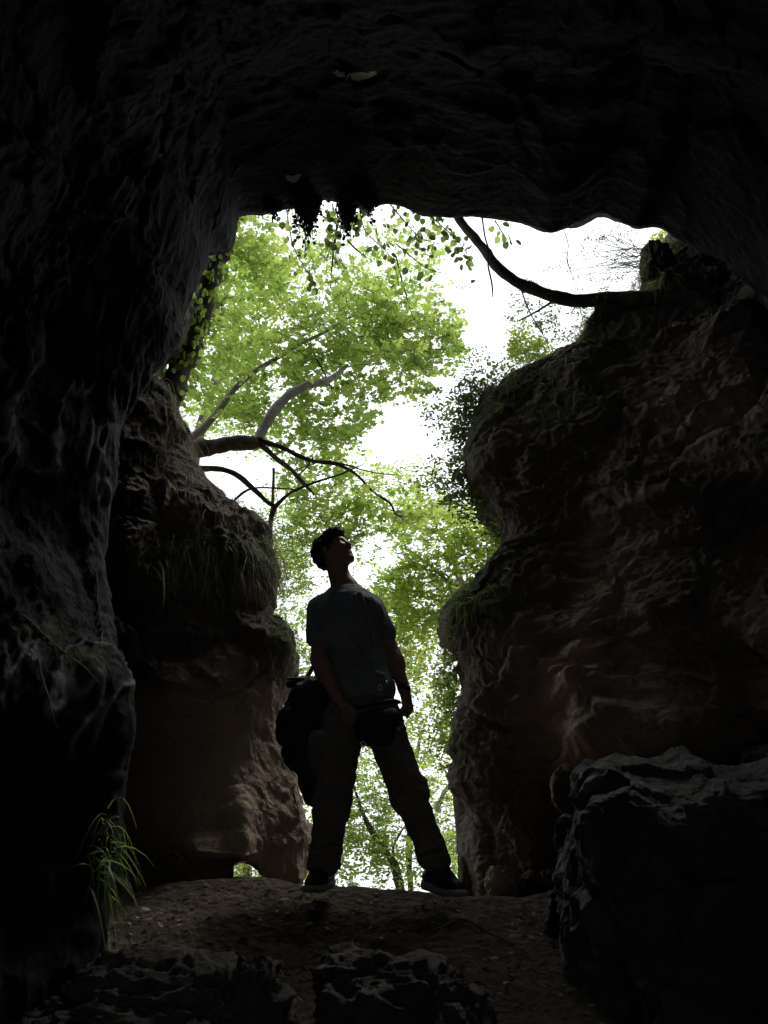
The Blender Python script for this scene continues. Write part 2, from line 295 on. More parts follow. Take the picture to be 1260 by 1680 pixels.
def shell():
    ctrl = []
    c0 = np.array((0.1, 1.0))
    for px, py, y in RING:
        if 395 < px < 1110 and py < 396: py -= 20
        if 200 < px < 412 and py < 700: px -= 14
        Lp = P(px, py, y); xz = np.array((Lp[0], Lp[2])); o = xz - c0; ln = np.linalg.norm(o); o = o / ln
        def env(rl, rr, ru, rd):
            a = rl if o[0] < 0 else rr; b = ru if o[1] > 0 else rd
            k = (abs(o[0]) / a) ** 2.6 + (abs(o[1]) / b) ** 2.6
            return c0 + o / k ** (1 / 2.6)
        e1 = env(1.5, 2.4, 2.15, 2.6); e2 = env(1.8, 2.6, 1.75, 2.6); e3 = env(1.7, 2.4, 1.6, 2.6)
        def pt(q, yy): return np.array((q[0], yy, q[1]))
        o3 = np.array((o[0], 0, o[1]))
        yb = 1.55
        row = [Lp + o3 * 6.0 + (0, 1.6, 0), Lp + o3 * 2.6 + (0, 0.9, 0), Lp + o3 * 0.6 + (0, 0.45, 0), Lp + o3 * 0.1 + (0, 0.16, 0), Lp,
               Lp * 0.86 + pt(e1, yb) * 0.14 + o3 * 0.06, Lp * 0.55 + pt(e1, yb) * 0.45 + o3 * 0.16, pt(e1, yb), pt(e2, 0.0), pt(e3, -1.8), pt(c0 + (e3 - c0) * 0.7, -3.0), np.array((c0[0], -3.4, c0[1]))]
        ctrl.append(row)
    ctrl = np.array(ctrl)
    n = len(RING)
    rc = [22 if 2 < i < 45 else 8 for i in range(n - 1)]
    cc = [10, 14, 14, 14, 26, 60, 90, 40, 16, 8, 6]
    def disp(p, N):
        px, py = proj(p)
        left = np.clip((560 - px) / 250, 0, 1) * np.clip((py - 250) / 300, 0.25, 1)
        wp = p + 0.12 * np.stack([fbm(p * 2.2, 2, 31), fbm(p * 2.2, 2, 32), fbm(p * 2.2, 2, 33)], -1)
        rid = fbm(wp * (3.4, 3.4, 1.1), 5, 41, 0.55, True); lump = fbm(wp * 1.5, 3, 51)
        rid2 = fbm(wp * (8.5, 8.5, 2.6), 4, 61, 0.6, True)
        slab = fbm(wp * (1.2, 1.6, 3.0), 4, 71, 0.5, True)
        cr_ = crag(wp, 401, 0.05, 1.7, 0.1)
        d = left * (0.10 * rid + 1.1 * cr_) + (1 - left) * (0.03 * slab + 0.008 * rid + cr_) + 0.07 * lump
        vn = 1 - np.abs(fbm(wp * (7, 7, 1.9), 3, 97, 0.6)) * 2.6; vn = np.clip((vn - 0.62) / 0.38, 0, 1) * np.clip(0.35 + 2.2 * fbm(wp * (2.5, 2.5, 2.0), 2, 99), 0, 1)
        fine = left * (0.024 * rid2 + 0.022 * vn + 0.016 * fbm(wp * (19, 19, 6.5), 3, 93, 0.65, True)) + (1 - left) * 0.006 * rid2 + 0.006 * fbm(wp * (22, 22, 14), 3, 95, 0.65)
        RID.append(vn * (0.08 + 0.92 * left ** 1.5))  # mask of the painted highlights, strongest on the left wall
        # keep the lip where it is
        ringd = lipd
        w = 0.12 + 0.88 * np.clip(ringd / 0.7, 0, 1) ** 1.5
        d = d + inward * 0.05 * np.exp(-(ringd / 0.5) ** 2)
        return d * w + fine * np.maximum(w, 0.55)
    G0 = catmull(ctrl, tpar(rc)); G0 = np.swapaxes(catmull(np.swapaxes(G0, 0, 1), tpar(cc)), 0, 1)
    jl = sum(cc[:4]); inward = 0.0; lipd = np.linalg.norm(G0 - G0[:, jl:jl + 1], axis=2).reshape(-1)
    G, N = sheet(ctrl, rc, cc, flip=False, disp=disp)
    return G, N
GS, NS = shell()
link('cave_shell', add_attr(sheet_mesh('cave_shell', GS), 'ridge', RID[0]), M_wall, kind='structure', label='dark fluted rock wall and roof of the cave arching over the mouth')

M_pale = simple_mat('pale_mineral', (0.5, 0.5, 0.5), (0.36, 0.36, 0.36), 0.8, 20, 0.4, 80)
def patch(cx, cy, rx, ry, seed):
    px, py = proj(GS.reshape(-1, 3)); sh = GS.shape[:2]; v = GS.reshape(-1, 3)
    u = (px - cx) / rx; t = (py - cy) / ry + 0.8 * u * u; r = np.hypot(u, t) + 0.35 * fbm(v * 14 + seed, 3, seed)
    m = ((r < 1) & (v[:, 1] > 0.3)).reshape(sh); idx = np.arange(m.size).reshape(sh)
    f = m[:-1, :-1] & m[:-1, 1:] & m[1:, 1:] & m[1:, :-1]
    if f.sum() < 3: return
    q = np.stack([idx[:-1, :-1][f], idx[1:, :-1][f], idx[1:, 1:][f], idx[:-1, 1:][f]], -1)[:, ::-1]; un, inv = np.unique(q, return_inverse=True)
    k = 0.006 * np.clip((1 - r[un]) * 3, 0.3, 1); p = v[un] * (1 - k / np.linalg.norm(v[un], axis=1))[:, None]
    link('pale_patch', mesh_np('pale_patch', p, quads=inv.reshape(-1, 4)), M_pale, parent=bpy.data.objects['cave_shell'])
for a in ((583, 126, 36, 9, 1), (480, 293, 15, 7, 3)): patch(*a)
# ------------------------------------------------------------------ left rock buttress (beyond the near wall)
EB = [(300, 470, 0), (262, 560, 0), (250, 615, 0), (285, 668, 0), (305, 715, 0), (312, 760, 0), (345, 795, 0), (385, 822, 0), (425, 855, 0), (448, 890, 0), (458, 935, 0), (452, 968, 0), (436, 985, 0), (440, 1005, 0),
      (470, 1025, 0), (482, 1050, 0), (480, 1090, 0), (468, 1120, 0), (452, 1160, 0), (452, 1200, 0), (466, 1235, 0), (482, 1285, 0), (496, 1330, 0), (505, 1375, 0), (498, 1400, 0), (496, 1450, 0), (500, 1500, 0), (500, 1560, 0)]
HOLE = (382, 430, 1416)
ZB = []
def left_rock():
    ctrl = []
    top = P(300, 470, 5.0)
    for px, py, _ in EB:
        e = P(px, py, 5.0); low = np.clip((py - 1050) / 400, 0, 1); up = np.clip((900 - py) / 400, 0, 1)
        x, z = e[0], e[2]; zz = lambda yy: z * (yy / 5.0) if z > 0 else z
        row = [(-4.5, 6.4, z), (x - 1.4, 6.0, z), (x - 0.45, 5.75, z), (x - 0.08, 5.35, z), (x, 5.0, z), (x - 0.1, 4.8, zz(4.8)), (x - 0.38, 4.55, zz(4.55)), (x - 0.9, 4.35 + 0.15 * low, zz(4.35)), (x - 1.6, 4.2 + 0.1 * low, zz(4.2)), (-4.5, 4.0, zz(4.0))]
        ctrl.append(row)
    ctrl = np.array(ctrl)
    # cap the top: fold the first rows inward
    c2 = ctrl[0].copy(); c2[:, 1] = 5.2 + (c2[:, 1] - 5.2) * 0.2; c2[:, 0] -= 0.6; c2[:, 2] += 0.15
    ctrl = np.concatenate([c2[None], ctrl])
    rc = [10, 14] + [20] * (len(ctrl) - 3); cc = [6, 12, 16, 20, 24, 50, 70, 60, 20]
    def disp(p, N):
        px, py = proj(p); w = 0.4 + 0.6 * np.clip(np.abs(p[:, 1] - 5.0) / 0.35, 0, 1)
        wp = p + 0.1 * np.stack([fbm(p * 2.5, 2, 131), fbm(p * 2.5, 2, 132), fbm(p * 2.5, 2, 133)], -1)
        smooth = np.clip((py - 1120) / 120, 0, 1) * np.clip((500 - px) / 60, 0, 1)
        rid = fbm(wp * (3.2, 3.2, 2.0), 5, 141, 0.55, True); f2 = fbm(wp * (9, 9, 5), 4, 151, 0.6, True)
        fc = crag(wp, 411, 0.075, 2.0); ZB.append(np.clip((py - 1075 + 50 * fbm(p * 5, 3, 415)) / 70, 0, 1))
        d = (0.03 * rid + 0.02 * f2 + fc + strata(p, 417, .02)) * (1 - 0.75 * smooth) + 0.07 * fbm(wp * 1.3, 3, 161) + 0.022 * fbm(wp * 14, 4, 171, 0.65)
        # jutting ledges seen on the lower face
        for (cx, cy, rx, ry, a) in ((345, 1395, 46, 24, .16), (385, 1350, 20, 50, .12), (330, 1110, 90, 30, .08), (400, 1180, 60, 40, 0.05), (215, 930, 35, 60, 0.09)):
            d += a * np.exp(-((px - cx) / rx) ** 2 - ((py - cy) / ry) ** 2) * (p[:, 1] < 4.9)
        return d * w
    G, N = sheet(ctrl, rc, cc, flip=True, disp=disp)
    return G, N
GB, NB = left_rock()
def hole_drop(c):
    px, py = proj(c); k = 9 * fbm(c * 6, 2, 77)
    arch = HOLE[2] + 14 * ((px - 398) / 26) ** 2 + k * 0.4
    return (px > HOLE[0] + k * .2) & (px < HOLE[1] + k * 0.3) & (py > arch)
link('left_rock', add_attr(sheet_mesh('left_rock', GB, flip=True, drop=hole_drop), 'ridge', ZB[0]), M_brown, label='brown rock buttress left of the man with dry grass hanging over its top', cat='rock')
# tunnel lining of the small gap at its foot
hp = []
for yy in np.linspace(4.25, 6.1, 14):
    row = []
    for t in np.linspace(0, 1, 26):
        px = HOLE[0] - 2 + (HOLE[1] - HOLE[0] + 4) * t; py = HOLE[2] - 2 + 14 * ((px - 398) / 26) ** 2
        if t in (0.0, 1.0): py = 1475
        row.append(P(px, py, yy))
    hp.append(row)
hp = np.array(hp); hp += 0.01 * fbm(hp.reshape(-1, 3) * 12, 3, 5).reshape(hp.shape[:2])[..., None]
lin = sheet_mesh('gap_lining', hp); link('gap_lining', lin, M_brown, parent=bpy.data.objects['left_rock'])

# ------------------------------------------------------------------ right rock bank
EC = [(1290, 150, 4.6), (1200, 260, 4.7), (1130, 330, 4.9), (1126, 385, 5.0), (1112, 408, 5.0), (1088, 440, 5.0), (1056, 460, 5.0), (1050, 478, 5.0), (1010, 500, 5.05), (975, 512, 5.1), (955, 545, 5.1), (925, 572, 5.1), (880, 590, 5.1), (835, 606, 5.15),
      (798, 640, 5.2), (778, 690, 5.2), (770, 740, 5.2), (774, 790, 5.2), (796, 832, 5.2), (824, 855, 5.15), (838, 885, 5.1), (826, 918, 5.1), (798, 945, 5.1), (765, 968, 5.15), (740, 1000, 5.2), (733, 1030, 5.2), (742, 1058, 5.2),
      (758, 1080, 5.2), (760, 1120, 5.2), (748, 1160, 5.2), (736, 1210, 5.2), (733, 1255, 5.2), (745, 1298, 5.2), (768, 1330, 5.2), (776, 1360, 5.2), (780, 1400, 5.15), (790, 1440, 5.1), (800, 1480, 5.1), (805, 1540, 5.1)]
ZC = []
def right_rock():
    ctrl = []
    for px, py, y in EC:
        e = P(px, py, y); x, z = e[0], e[2]; u = np.clip((560 - py) / 200, 0, 1); lo = np.clip((py - 1100) / 300, 0, 1)
        k = 1 - 0.55 * u; zz = lambda yy: z * (yy / y) if z > 0 else z
        row = [(x + 3.5, 8.6, z), (x + 1.4, 7.4, z), (x + 0.42, 6.3, z), (x + 0.06, 5.6, z), (x, y, z), (x + 0.09, y - 0.22, zz(y - .22)), (x + 0.42 * k, y - 0.5 * k, zz(y - .5 * k)), (x + 1.0 * k, y - 0.85 * k - .1, zz(y - .85 * k - .1)),
               (max(x + 1.5 * k, 1.75) , 3.75 + 0.1 * lo, zz(3.75)), (2.35 + 0.1 * u, 2.9, zz(2.9) + .1 * max(z, 0)), (2.75, 1.6, z * .6), (3.0, -0.5, z * .6)]
        ctrl.append(row)
    ctrl = np.array(ctrl)
    rc = [14, 14, 14] + [20] * (len(ctrl) - 4); cc = [6, 8, 12, 20, 28, 56, 74, 80, 70, 30, 10]
    def disp(p, N):
        px, py = proj(p); w = 0.35 + 0.65 * np.clip(np.abs(p[:, 1] - 5.15) / 0.3, 0, 1)
        wp = p + 0.12 * np.stack([fbm(p * 2.1, 2, 231), fbm(p * 2.1, 2, 232), fbm(p * 2.1, 2, 233)], -1)
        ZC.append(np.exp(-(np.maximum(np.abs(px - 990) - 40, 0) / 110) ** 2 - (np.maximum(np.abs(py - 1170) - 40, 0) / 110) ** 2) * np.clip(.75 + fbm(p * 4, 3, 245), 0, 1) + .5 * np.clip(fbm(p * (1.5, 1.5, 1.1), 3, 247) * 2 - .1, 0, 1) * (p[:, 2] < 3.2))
        d = 0.03 * fbm(wp * (2.0, 2.0, 1.6), 4, 241, 0.55, True) + 0.03 * fbm(wp * 6.5, 5, 251, 0.65) - 0.03 * np.abs(fbm(wp * 13, 3, 261)) + 0.012 * fbm(wp * 30, 2, 281) + crag(wp, 421, 0.1, 1.5) + strata(p, 427, .035) + 0.09 * fbm(wp * 0.9, 2, 271)
        for (cx, cy, rx, ry, a) in ((985, 1140, 45, 34, .22), (1000, 1205, 62, 36, .2), (1060, 1210, 80, 40, .12), (930, 1290, 22, 26, .16), (1215, 560, 60, 40, .15), (870, 930, 70, 40, .12), (820, 1050, 60, 60, .08),
                                    (880, 700, 60, 60, -.06), (800, 1130, 30, 70, .05), (900, 1300, 30, 120, -.08), (1040, 800, 60, 50, .08)):
            d += a * np.exp(-(((px - cx) / rx) ** 2 + ((py - cy) / ry) ** 2) ** 1.4) * (p[:, 1] < 5.1)
        near = np.exp(-((p[:, 1] - 5.2) / 0.5) ** 2); d = np.where(px < 900, np.clip(d, -0.3, 0.10 + 0.3 * (1 - near)), d)
        d -= 0.12 * np.exp(-((px - 725) / 30) ** 2 - ((py - 1252) / 16) ** 2)
        return d * w
    return sheet(ctrl, rc, cc, flip=False, disp=disp)
GC, NC = right_rock()
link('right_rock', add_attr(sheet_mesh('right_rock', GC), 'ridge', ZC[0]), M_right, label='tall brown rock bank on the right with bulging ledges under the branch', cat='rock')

def moss_attr(ob, G, spots, seed):
    v = G.reshape(-1, 3); px, py = proj(v); m = np.zeros(len(v))
    for cx, cy, rx, ry, a in spots: m = np.maximum(m, a * np.exp(-((px - cx) / rx) ** 2 - ((py - cy) / ry) ** 2))
    m = np.clip((m + 0.55 * fbm(v * 6, 4, seed, 0.6) - 0.28) * 2.2, 0, 1); add_attr(ob.data, 'moss', m)
moss_attr(bpy.data.objects['right_rock'], GC, [(870, 645, 110, 45, 1), (985, 545, 60, 40, .8), (785, 985, 60, 45, 1), (1080, 430, 50, 50, .8), (745, 1200, 25, 120, .6), (775, 720, 20, 70, .7), (800, 860, 40, 30, .6), (820, 1250, 60, 60, .35)], 601)
moss_attr(bpy.data.objects['left_rock'], GB, [(340, 920, 120, 50, .9), (445, 900, 40, 70, .8), (465, 1040, 30, 40, .8), (285, 650, 40, 60, .6), (480, 1250, 20, 120, .5)], 603)
moss_attr(bpy.data.objects['cave_shell'], GS, [(80, 1035, 60, 25, .7), (150, 1070, 40, 30, .6), (180, 1420, 30, 80, .4)], 605)
# ------------------------------------------------------------------ boulder in the right foreground
TOP = [(905, 1475, 1500), (920, 1420, 1440), (938, 1345, 1370), (942, 1285, 1330), (965, 1258, 1305), (1000, 1245, 1290), (1040, 1252, 1282), (1078, 1255, 1300), (1105, 1242, 1306), (1130, 1240, 1300), (1155, 1252, 1294), (1180, 1268, 1286), (1205, 1272, 1280), (1232, 1262, 1275), (1262, 1240, 1258), (1330, 1200, 1225), (1500, 1120, 1150)]
def boulder():
    ctrl = []
    for i, (px, pt, pl) in enumerate(TOP):
        s = np.clip(i / 4, 0, 1)
        y = 2.9 + 0.35 * (1 - s)
        e = P(px, pt, y + 0.1); l = P(px + 3, pl, y - 0.25 * s); f = P(px + 10 * (1 - s), pl + 60, y - 0.35 * s)
        row = [(e[0] + 0.1, y + 1.6, e[2] - 1.2), (e[0] + .05, y + 0.7, e[2] - 0.3), tuple(e), tuple(l), tuple(f), (f[0] + 0.1, f[1] - 0.02, f[2] - 0.3), (f[0] + 0.16, f[1] - 0.06, f[2] - 0.75), (f[0] + .2, f[1] - 0.1, f[2] - 1.6)]
        ctrl.append(row)
    ctrl = np.array(ctrl); first = ctrl[0].copy(); first[:, 1] = first[:, 1].mean(); first[:, 0] += 0.1; ctrl = np.concatenate([first[None], ctrl])
    def disp(p, N):
        wp = p + 0.06 * np.stack([fbm(p * 4, 2, 331), fbm(p * 4, 2, 332), fbm(p * 4, 2, 333)], -1)
        return crag(wp, 431, 0.055, 2.6) + 0.014 * fbm(wp * 11, 4, 351, 0.6, True) + 0.03 * fbm(wp * 1.6, 2, 361)
    G, N = sheet(ctrl, [8] + [26] * (len(ctrl) - 2), [8, 20, 50, 40, 50, 40, 20], flip=True, disp=disp); return G
GD = boulder()
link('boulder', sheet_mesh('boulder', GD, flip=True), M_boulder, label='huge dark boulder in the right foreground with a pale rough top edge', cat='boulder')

# free-standing stones: displaced balls
def stone(name, c, rad, mat, seed, label, n=90, amp=0.22, cat='stone', group=None, flat=0.0):
    u = np.linspace(0, np.pi, n); v = np.linspace(0, 2 * np.pi, 2 * n)
    U, V = np.meshgrid(u, v, indexing='ij'); d = np.stack([np.sin(U) * np.cos(V), np.sin(U) * np.sin(V), np.cos(U)], -1).reshape(-1, 3)
    d[:2 * n] = (0, 0, 1); d[-2 * n:] = (0, 0, -1)
    dd = d.copy(); dd[:, :] = np.sign(d) * np.abs(d) ** 0.8
    k = 1 + amp * fbm(d * 1.6 + seed, 3, seed) + amp * 0.5 * fbm(d * 4 + seed, 4, seed + 3, 0.6, True) + amp * 0.15 * fbm(d * 14 + seed, 3, seed + 5)
    k = k + crag(d + seed, seed + 60, 0.13, 1.3)
    p = dd * k[:, None] * np.array(rad) + np.array(c)
    p = p.reshape(n, 2 * n, 3); p[:, -1] = p[:, 0]
    return link(name, sheet_mesh(name, p), mat, label=label, cat=cat, group=group)
def on(px, py, y, dz=0.0):
    q = P(px, py, y); return (q[0], y, q[2] + dz)
stone('stone', on(655, 1660, 2.75, -0.05), (0.25, 0.25, 0.2), M_stone, 3, 'low dark lumpy stone sunk in the soil in the middle foreground', 110, 0.25)
stone('stone', on(265, 1735, 1.85, 0.0), (0.26, 0.2, 0.15), M_stone, 12, 'dark layered rock at the bottom left corner beside the grass', 120, 0.3)
stone('stone', on(405, 1665, 1.8, -0.02), (0.055, 0.06, 0.1), M_stone, 21, 'small upright dark rock knob at the bottom just right of the layered rock', 70, 0.3)
stone('stone', P(922, 1296, 4.0), (0.05, 0.06, 0.1), M_tan, 45, 'small rounded brown stone lodged beside the top left corner of the boulder', 50, 0.25)
stone('stone', P(825, 1455, 4.75), (0.08, 0.1, 0.1), M_tan, 52, 'small brown stone lying at the foot of the right bank near the shoe', 60, 0.3)
ms = stone('mossy_stone', P(775, 1425, 5.35), (0.085, 0.1, 0.22), M_moss, 57, 'narrow moss covered stump of rock just right of the black shoe', 60, 0.2)

stone('soil_clump', P(1080, 440, 4.95), (0.12, 0.16, 0.17), M_brown, 63, 'root bound lump of soil jutting out just above where the bough leaves the bank', 70, 0.35, 'soil')
stone('soil_clump', P(1000, 530, 5.0), (0.17, 0.16, 0.09), M_brown, 67, 'grassy lump of soil overhanging just below the bough on the right bank', 70, 0.35, 'soil')
# ------------------------------------------------------------------ leaves
LEAF = np.array([(0, 0, 0), (0.28, -0.26, 0.05), (0.68, -0.22, 0.05), (1, 0, 0), (0.68, 0.22, 0.05), (0.28, 0.26, 0.05)])
LEAF_R = np.array([(0, 0, 0), (0.1, -0.4, 0.08), (0.6, -0.44, 0.08), (1, 0, 0), (0.6, 0.44, 0.08), (0.1, 0.4, 0.08)])
LEAF_O = np.array([(0, 0, 0), (0.12, -0.34, 0.06), (0.4, -0.46, 0.07), (0.72, -0.36, 0.05), (0.92, -0.15, 0.02), (1, 0, 0), (0.92, 0.15, 0.02), (0.72, 0.36, 0.05), (0.4, 0.46, 0.07), (0.12, 0.34, 0.06)])
LEAF_M = np.array([(0, 0, 0), (0.05, -0.45, .04), (0.38, -0.26, 0.04), (0.62, -0.48, .04), (0.66, -0.16, 0.03), (1.05, 0, 0), (0.66, 0.16, 0.03), (0.62, 0.48, .04), (0.38, 0.26, 0.04), (0.05, 0.45, .04)])
POLY = {6: [(0, 1, 2, 3), (0, 3, 4, 5)], 10: [(0, 1, 2, 3, 4, 5), (0, 5, 6, 7, 8, 9)]}
def leaves_mesh(name, pos, dirs, nrm, size, vary, shape=LEAF):
    n = len(pos); dirs = dirs / np.linalg.norm(dirs, axis=1, keepdims=True)
    side = np.cross(nrm, dirs); side /= np.maximum(np.linalg.norm(side, axis=1, keepdims=True), 1e-6); up = np.cross(dirs, side)
    V = pos[:, None] + (dirs[:, None] * shape[None, :, 0:1] + side[:, None] * shape[None, :, 1:2] + up[:, None] * shape[None, :, 2:3]) * size[:, None, None]
    k = len(shape); base = (np.arange(n) * k)[:, None]
    F = [base + np.array(f)[None] for f in POLY[k]]
    me = mesh_np(name, V.reshape(-1, 3), polys=F, smooth=False)
    at = me.attributes.new('vary', 'FLOAT', 'POINT'); at.data.foreach_set('value', np.repeat(vary, k).astype(np.float32))
    return me
def sprays(cent, per, size, spread, droop=0.1):
    """alternate leaves along short twigs; returns leaf arrays and twig segments"""
    n = len(cent); ang = RNG.uniform(0, 2 * np.pi, n); el = RNG.normal(-droop, 0.3, n)
    ax = np.stack([np.cos(ang) * np.cos(el), np.sin(ang) * np.cos(el), np.sin(el)], -1)
    up = np.array((0, 0, 1.0)) + RNG.normal(0, 0.45, (n, 3)); side = np.cross(up, ax); side /= np.linalg.norm(side, axis=1, keepdims=True); up = np.cross(ax, side)
    pos, dr, nr, tw, var = [], [], [], [], RNG.beta(1.6, 1.8, n)
    vv = []; sz = []
    for k in range(per):
        t = (k + 0.5) / per; s = 1 if k % 2 else -1
        p = cent + ax * (t - 0.5)[...] * spread if False else cent + ax * ((t - 0.5) * spread)
        p = p - np.array((0, 0, 1.0)) * (t * t * spread * 0.18)
        d = ax * 0.55 + side * s * 0.85 + RNG.normal(0, 0.22, (n, 3)); pos.append(p); dr.append(d)
        nr.append(up + RNG.normal(0, 0.4, (n, 3))); vv.append(np.clip(var + RNG.normal(0, 0.12, n), 0, 1)); sz.append(size * RNG.uniform(0.5, 1.3, n))
    tw = (cent - ax * (0.55 * spread), cent + ax * (0.45 * spread) - np.array((0, 0, 1.0)) * 0.12 * spread)
    return np.concatenate(pos), np.concatenate(dr), np.concatenate(nr), np.concatenate(sz), np.concatenate(vv), tw
def thin_twigs(mb, A, B, r):
    for a, b in zip(A, B):
        m = (a + b) / 2 + RNG.normal(0, 0.02, 3); mb.tube([a, m, b], [r, r * 0.8, r * 0.3], seg=3, sub=1)
def blob_points(blobs):
    out = []
    for (cx, cy, rx, ry, y, dy, n) in blobs:
        a = RNG.uniform(0, 2 * np.pi, n); r = np.sqrt(RNG.uniform(0, 1, n)) * (1 + 0.18 * np.sin(a * 3 + cx) + 0.12 * np.sin(a * 7 + cy))
        py = cy + ry * r * np.sin(a); px = cx + rx * r * np.cos(a); yy = y + RNG.uniform(-dy, dy, n)
        out += [P(u, v, w) for u, v, w in zip(px, py, yy)]
    return np.array(out)
def clump(pts, seed, f=1.3, thr=-0.25):
    return pts[fbm(pts * f + seed, 3, seed) > thr]
def crown(parent, blobs, per, size, spread, mat, shape=LEAF, f=1.4, thr=-0.2, seed=1, twigs=0.35, name='foliage', tr=0.004, bark=None):
    c = clump(blob_points(blobs), seed, f, thr)
    pos, dr, nr, sz, vv, tw = sprays(c, per, size, spread)
    link(name, leaves_mesh(name, pos, dr, nr, sz, vv, shape), mat, parent=parent, kind='stuff')
    if twigs:
        k = int(len(c) * twigs); mb = MB(); thin_twigs(mb, tw[0][:k], tw[1][:k], tr)
        link('twigs', mb.mesh('twigs'), bark or M_bark, parent=parent, kind='stuff')
def branch(parent, name, pts, rads, mat, seg=10, noise=0.12, twig=0):
    C = np.array([P(*q) for q in pts]); mb = MB(); rads = np.array(rads, float)
    tt = np.linspace(0, len(C) - 1, (len(C) - 1) * 3 + 1); C3 = catmull(C, tt); r3 = np.interp(tt, range(len(rads)), rads)
    C3 = C3 + np.stack([fbm(C3 * 3.1, 2, 501), fbm(C3 * 3.1, 2, 502), fbm(C3 * 3.1, 2, 503)], -1) * np.minimum(r3[:, None], .02) * 0.9; r3 = r3 * (1 + .22 * fbm(C3 * 6, 2, 505))
    mb.tube(C3, r3, seg=seg, sub=4, noise=noise * 2, seed=len(pts))
    for k in range(twig):
        i = RNG.uniform(0.2, len(C) - 1.05); a = catmull(C, np.array([i]))[0]; r = float(np.interp(i, np.arange(len(rads)), rads)) * 0.45
        d = RNG.normal(0, 1, 3); d[2] = abs(d[2]) * 0.5; d /= np.linalg.norm(d); L = RNG.uniform(0.25, 0.7)
        mb.tube([a, a + d * L * .5 + RNG.normal(0, .03, 3), a + d * L + RNG.normal(0, .08, 3)], [r * .5, r * .3, r * .1], seg=5, sub=3)
    return link(name, mb.mesh(name), mat, parent=parent)

# -- large grey limbed tree over the left buttress
T = thing('grey_limbed_tree', 'broad leafy tree with a thick pale grey limb reaching in above the left buttress', 'tree')
branch(T, 'trunk', [(150, 1100, 8.6), (170, 900, 8.2), (215, 790, 7.6), (262, 752, 7.1), (310, 738, 6.95), (355, 732, 6.9), (400, 727, 6.85), (428, 722, 6.8)], [.2, .17, .12, .095, .085, .08, .075, .065], M_bark, 14, 0.15)
branch(T, 'limb', [(424, 722, 6.8), (434, 700, 6.85), (452, 672, 6.9), (478, 645, 7.0), (505, 631, 7.1), (537, 626, 7.3), (570, 600, 7.8)], [.058, .056, .053, .05, .046, .04, .02], M_bark_light, 12, 0.1)
branch(T, 'limb', [(300, 735, 7.2), (345, 690, 7.3), (382, 642, 7.4), (430, 601, 7.5), (480, 572, 7.6), (530, 546, 7.8), (575, 520, 8.0), (640, 500, 8.2)], [.05, .043, .038, .032, .027, .022, .016, .006], M_bark_light, 10, 0.1)
branch(T, 'limb', [(422, 724, 6.8), (445, 745, 6.8), (475, 770, 6.75), (500, 795, 6.7), (516, 812, 6.7)], [.036, .03, .026, .018, .006], M_bark, 8, 0.1, 3)
branch(T, 'limb', [(428, 722, 6.8), (470, 738, 6.85), (510, 757, 6.9), (555, 762, 7.0), (585, 778, 7.0), (610, 805, 7.0), (640, 826, 7.0), (652, 846, 7.0), (690, 848, 7.1)], [.028, .024, .02, .017, .015, .013, .01, .008, .003], M_bark, 8, 0.1, 5)
branch(T, 'limb', [(510, 757, 6.9), (560, 760, 7.0), (610, 775, 7.2), (660, 780, 7.4)], [.013, .011, .008, .003], M_bark, 6, 0.1, 2)
branch(T, 'limb', [(480, 790, 6.75), (500, 770, 6.8), (512, 752, 6.85)], [.004, .008, .01], M_bark, 6, 0.1)
branch(T, 'limb', [(560, 690, 8.0), (545, 640, 7.9), (520, 590, 7.8), (505, 560, 7.7)], [.004, .008, .011, .012], M_bark, 6, 0.1, 2)
branch(T, 'limb', [(590, 520, 8.0), (640, 540, 8.2), (690, 570, 8.3)], [.012, .009, .003], M_bark, 6, 0.1, 3)
branch(T, 'limb', [(650, 420, 8.4), (662, 470, 8.3), (678, 520, 8.2), (700, 555, 8.2)], [.012, .011, .008, .003], M_bark, 6, 0.1, 3)
crown(T, [(610, 405, 120, 38, 8.6, .8, 120), (560, 520, 160, 95, 8.2, 1.0, 560), (690, 545, 75, 60, 8.2, 0.8, 270), (590, 600, 110, 60, 8.0, .8, 260), (420, 620, 110, 90, 8.0, 0.9, 430), (500, 700, 110, 60, 7.8, 0.8, 230), (640, 480, 90, 70, 8.4, 0.8, 230), (580, 830, 130, 60, 7.4, .6, 330), (400, 480, 80, 90, 8.4, .8, 400)],
      9, 0.07, 0.34, M_leafA, LEAF_M, 1.5, -0.12, 3)
# -- ivy covered trunk at the upper left
T = thing('ivy_covered_tree', 'dark leaning tree trunk wrapped in small round ivy leaves beside the left cave wall', 'tree')
trunk_pts = [(200, 900, 5.9), (240, 760, 5.8), (275, 660, 5.75), (300, 590, 5.7), (325, 520, 5.7), (348, 450, 5.7), (372, 390, 5.7), (395, 300, 5.8), (420, 180, 6.0)]
branch(T, 'trunk', trunk_pts, [.16, .14, .125, .115, .11, .1, .085, .07, .04], M_bark, 14, 0.25)
C = np.array([P(*q) for q in trunk_pts]); nl = 300
ti = RNG.uniform(1.6, 7.2, nl); cc_ = catmull(C, ti); rr = np.interp(ti, range(9), [.16, .14, .125, .115, .11, .1, .085, .07, .04])
lm = leaves_mesh('leaf', np.zeros((1, 3)), np.array([(0, 0, -1.0)]), np.array([(0, -1.0, 0)]), np.array([1.0]), np.array([0.35]), LEAF_O)
lm.materials.append(M_leafA)
lm2 = leaves_mesh('leaf', np.zeros((1, 3)), np.array([(0, 0, -1.0)]), np.array([(0, -1.0, 0)]), np.array([1.0]), np.array([0.9]), LEAF_O); lm2.materials.append(M_leafA)
lm3 = leaves_mesh('leaf', np.zeros((1, 3)), np.array([(0, 0, -1.0)]), np.array([(0, -1.0, 0)]), np.array([1.0]), np.array([0.4]), LEAF_O); lm3.materials.append(M_leafD)
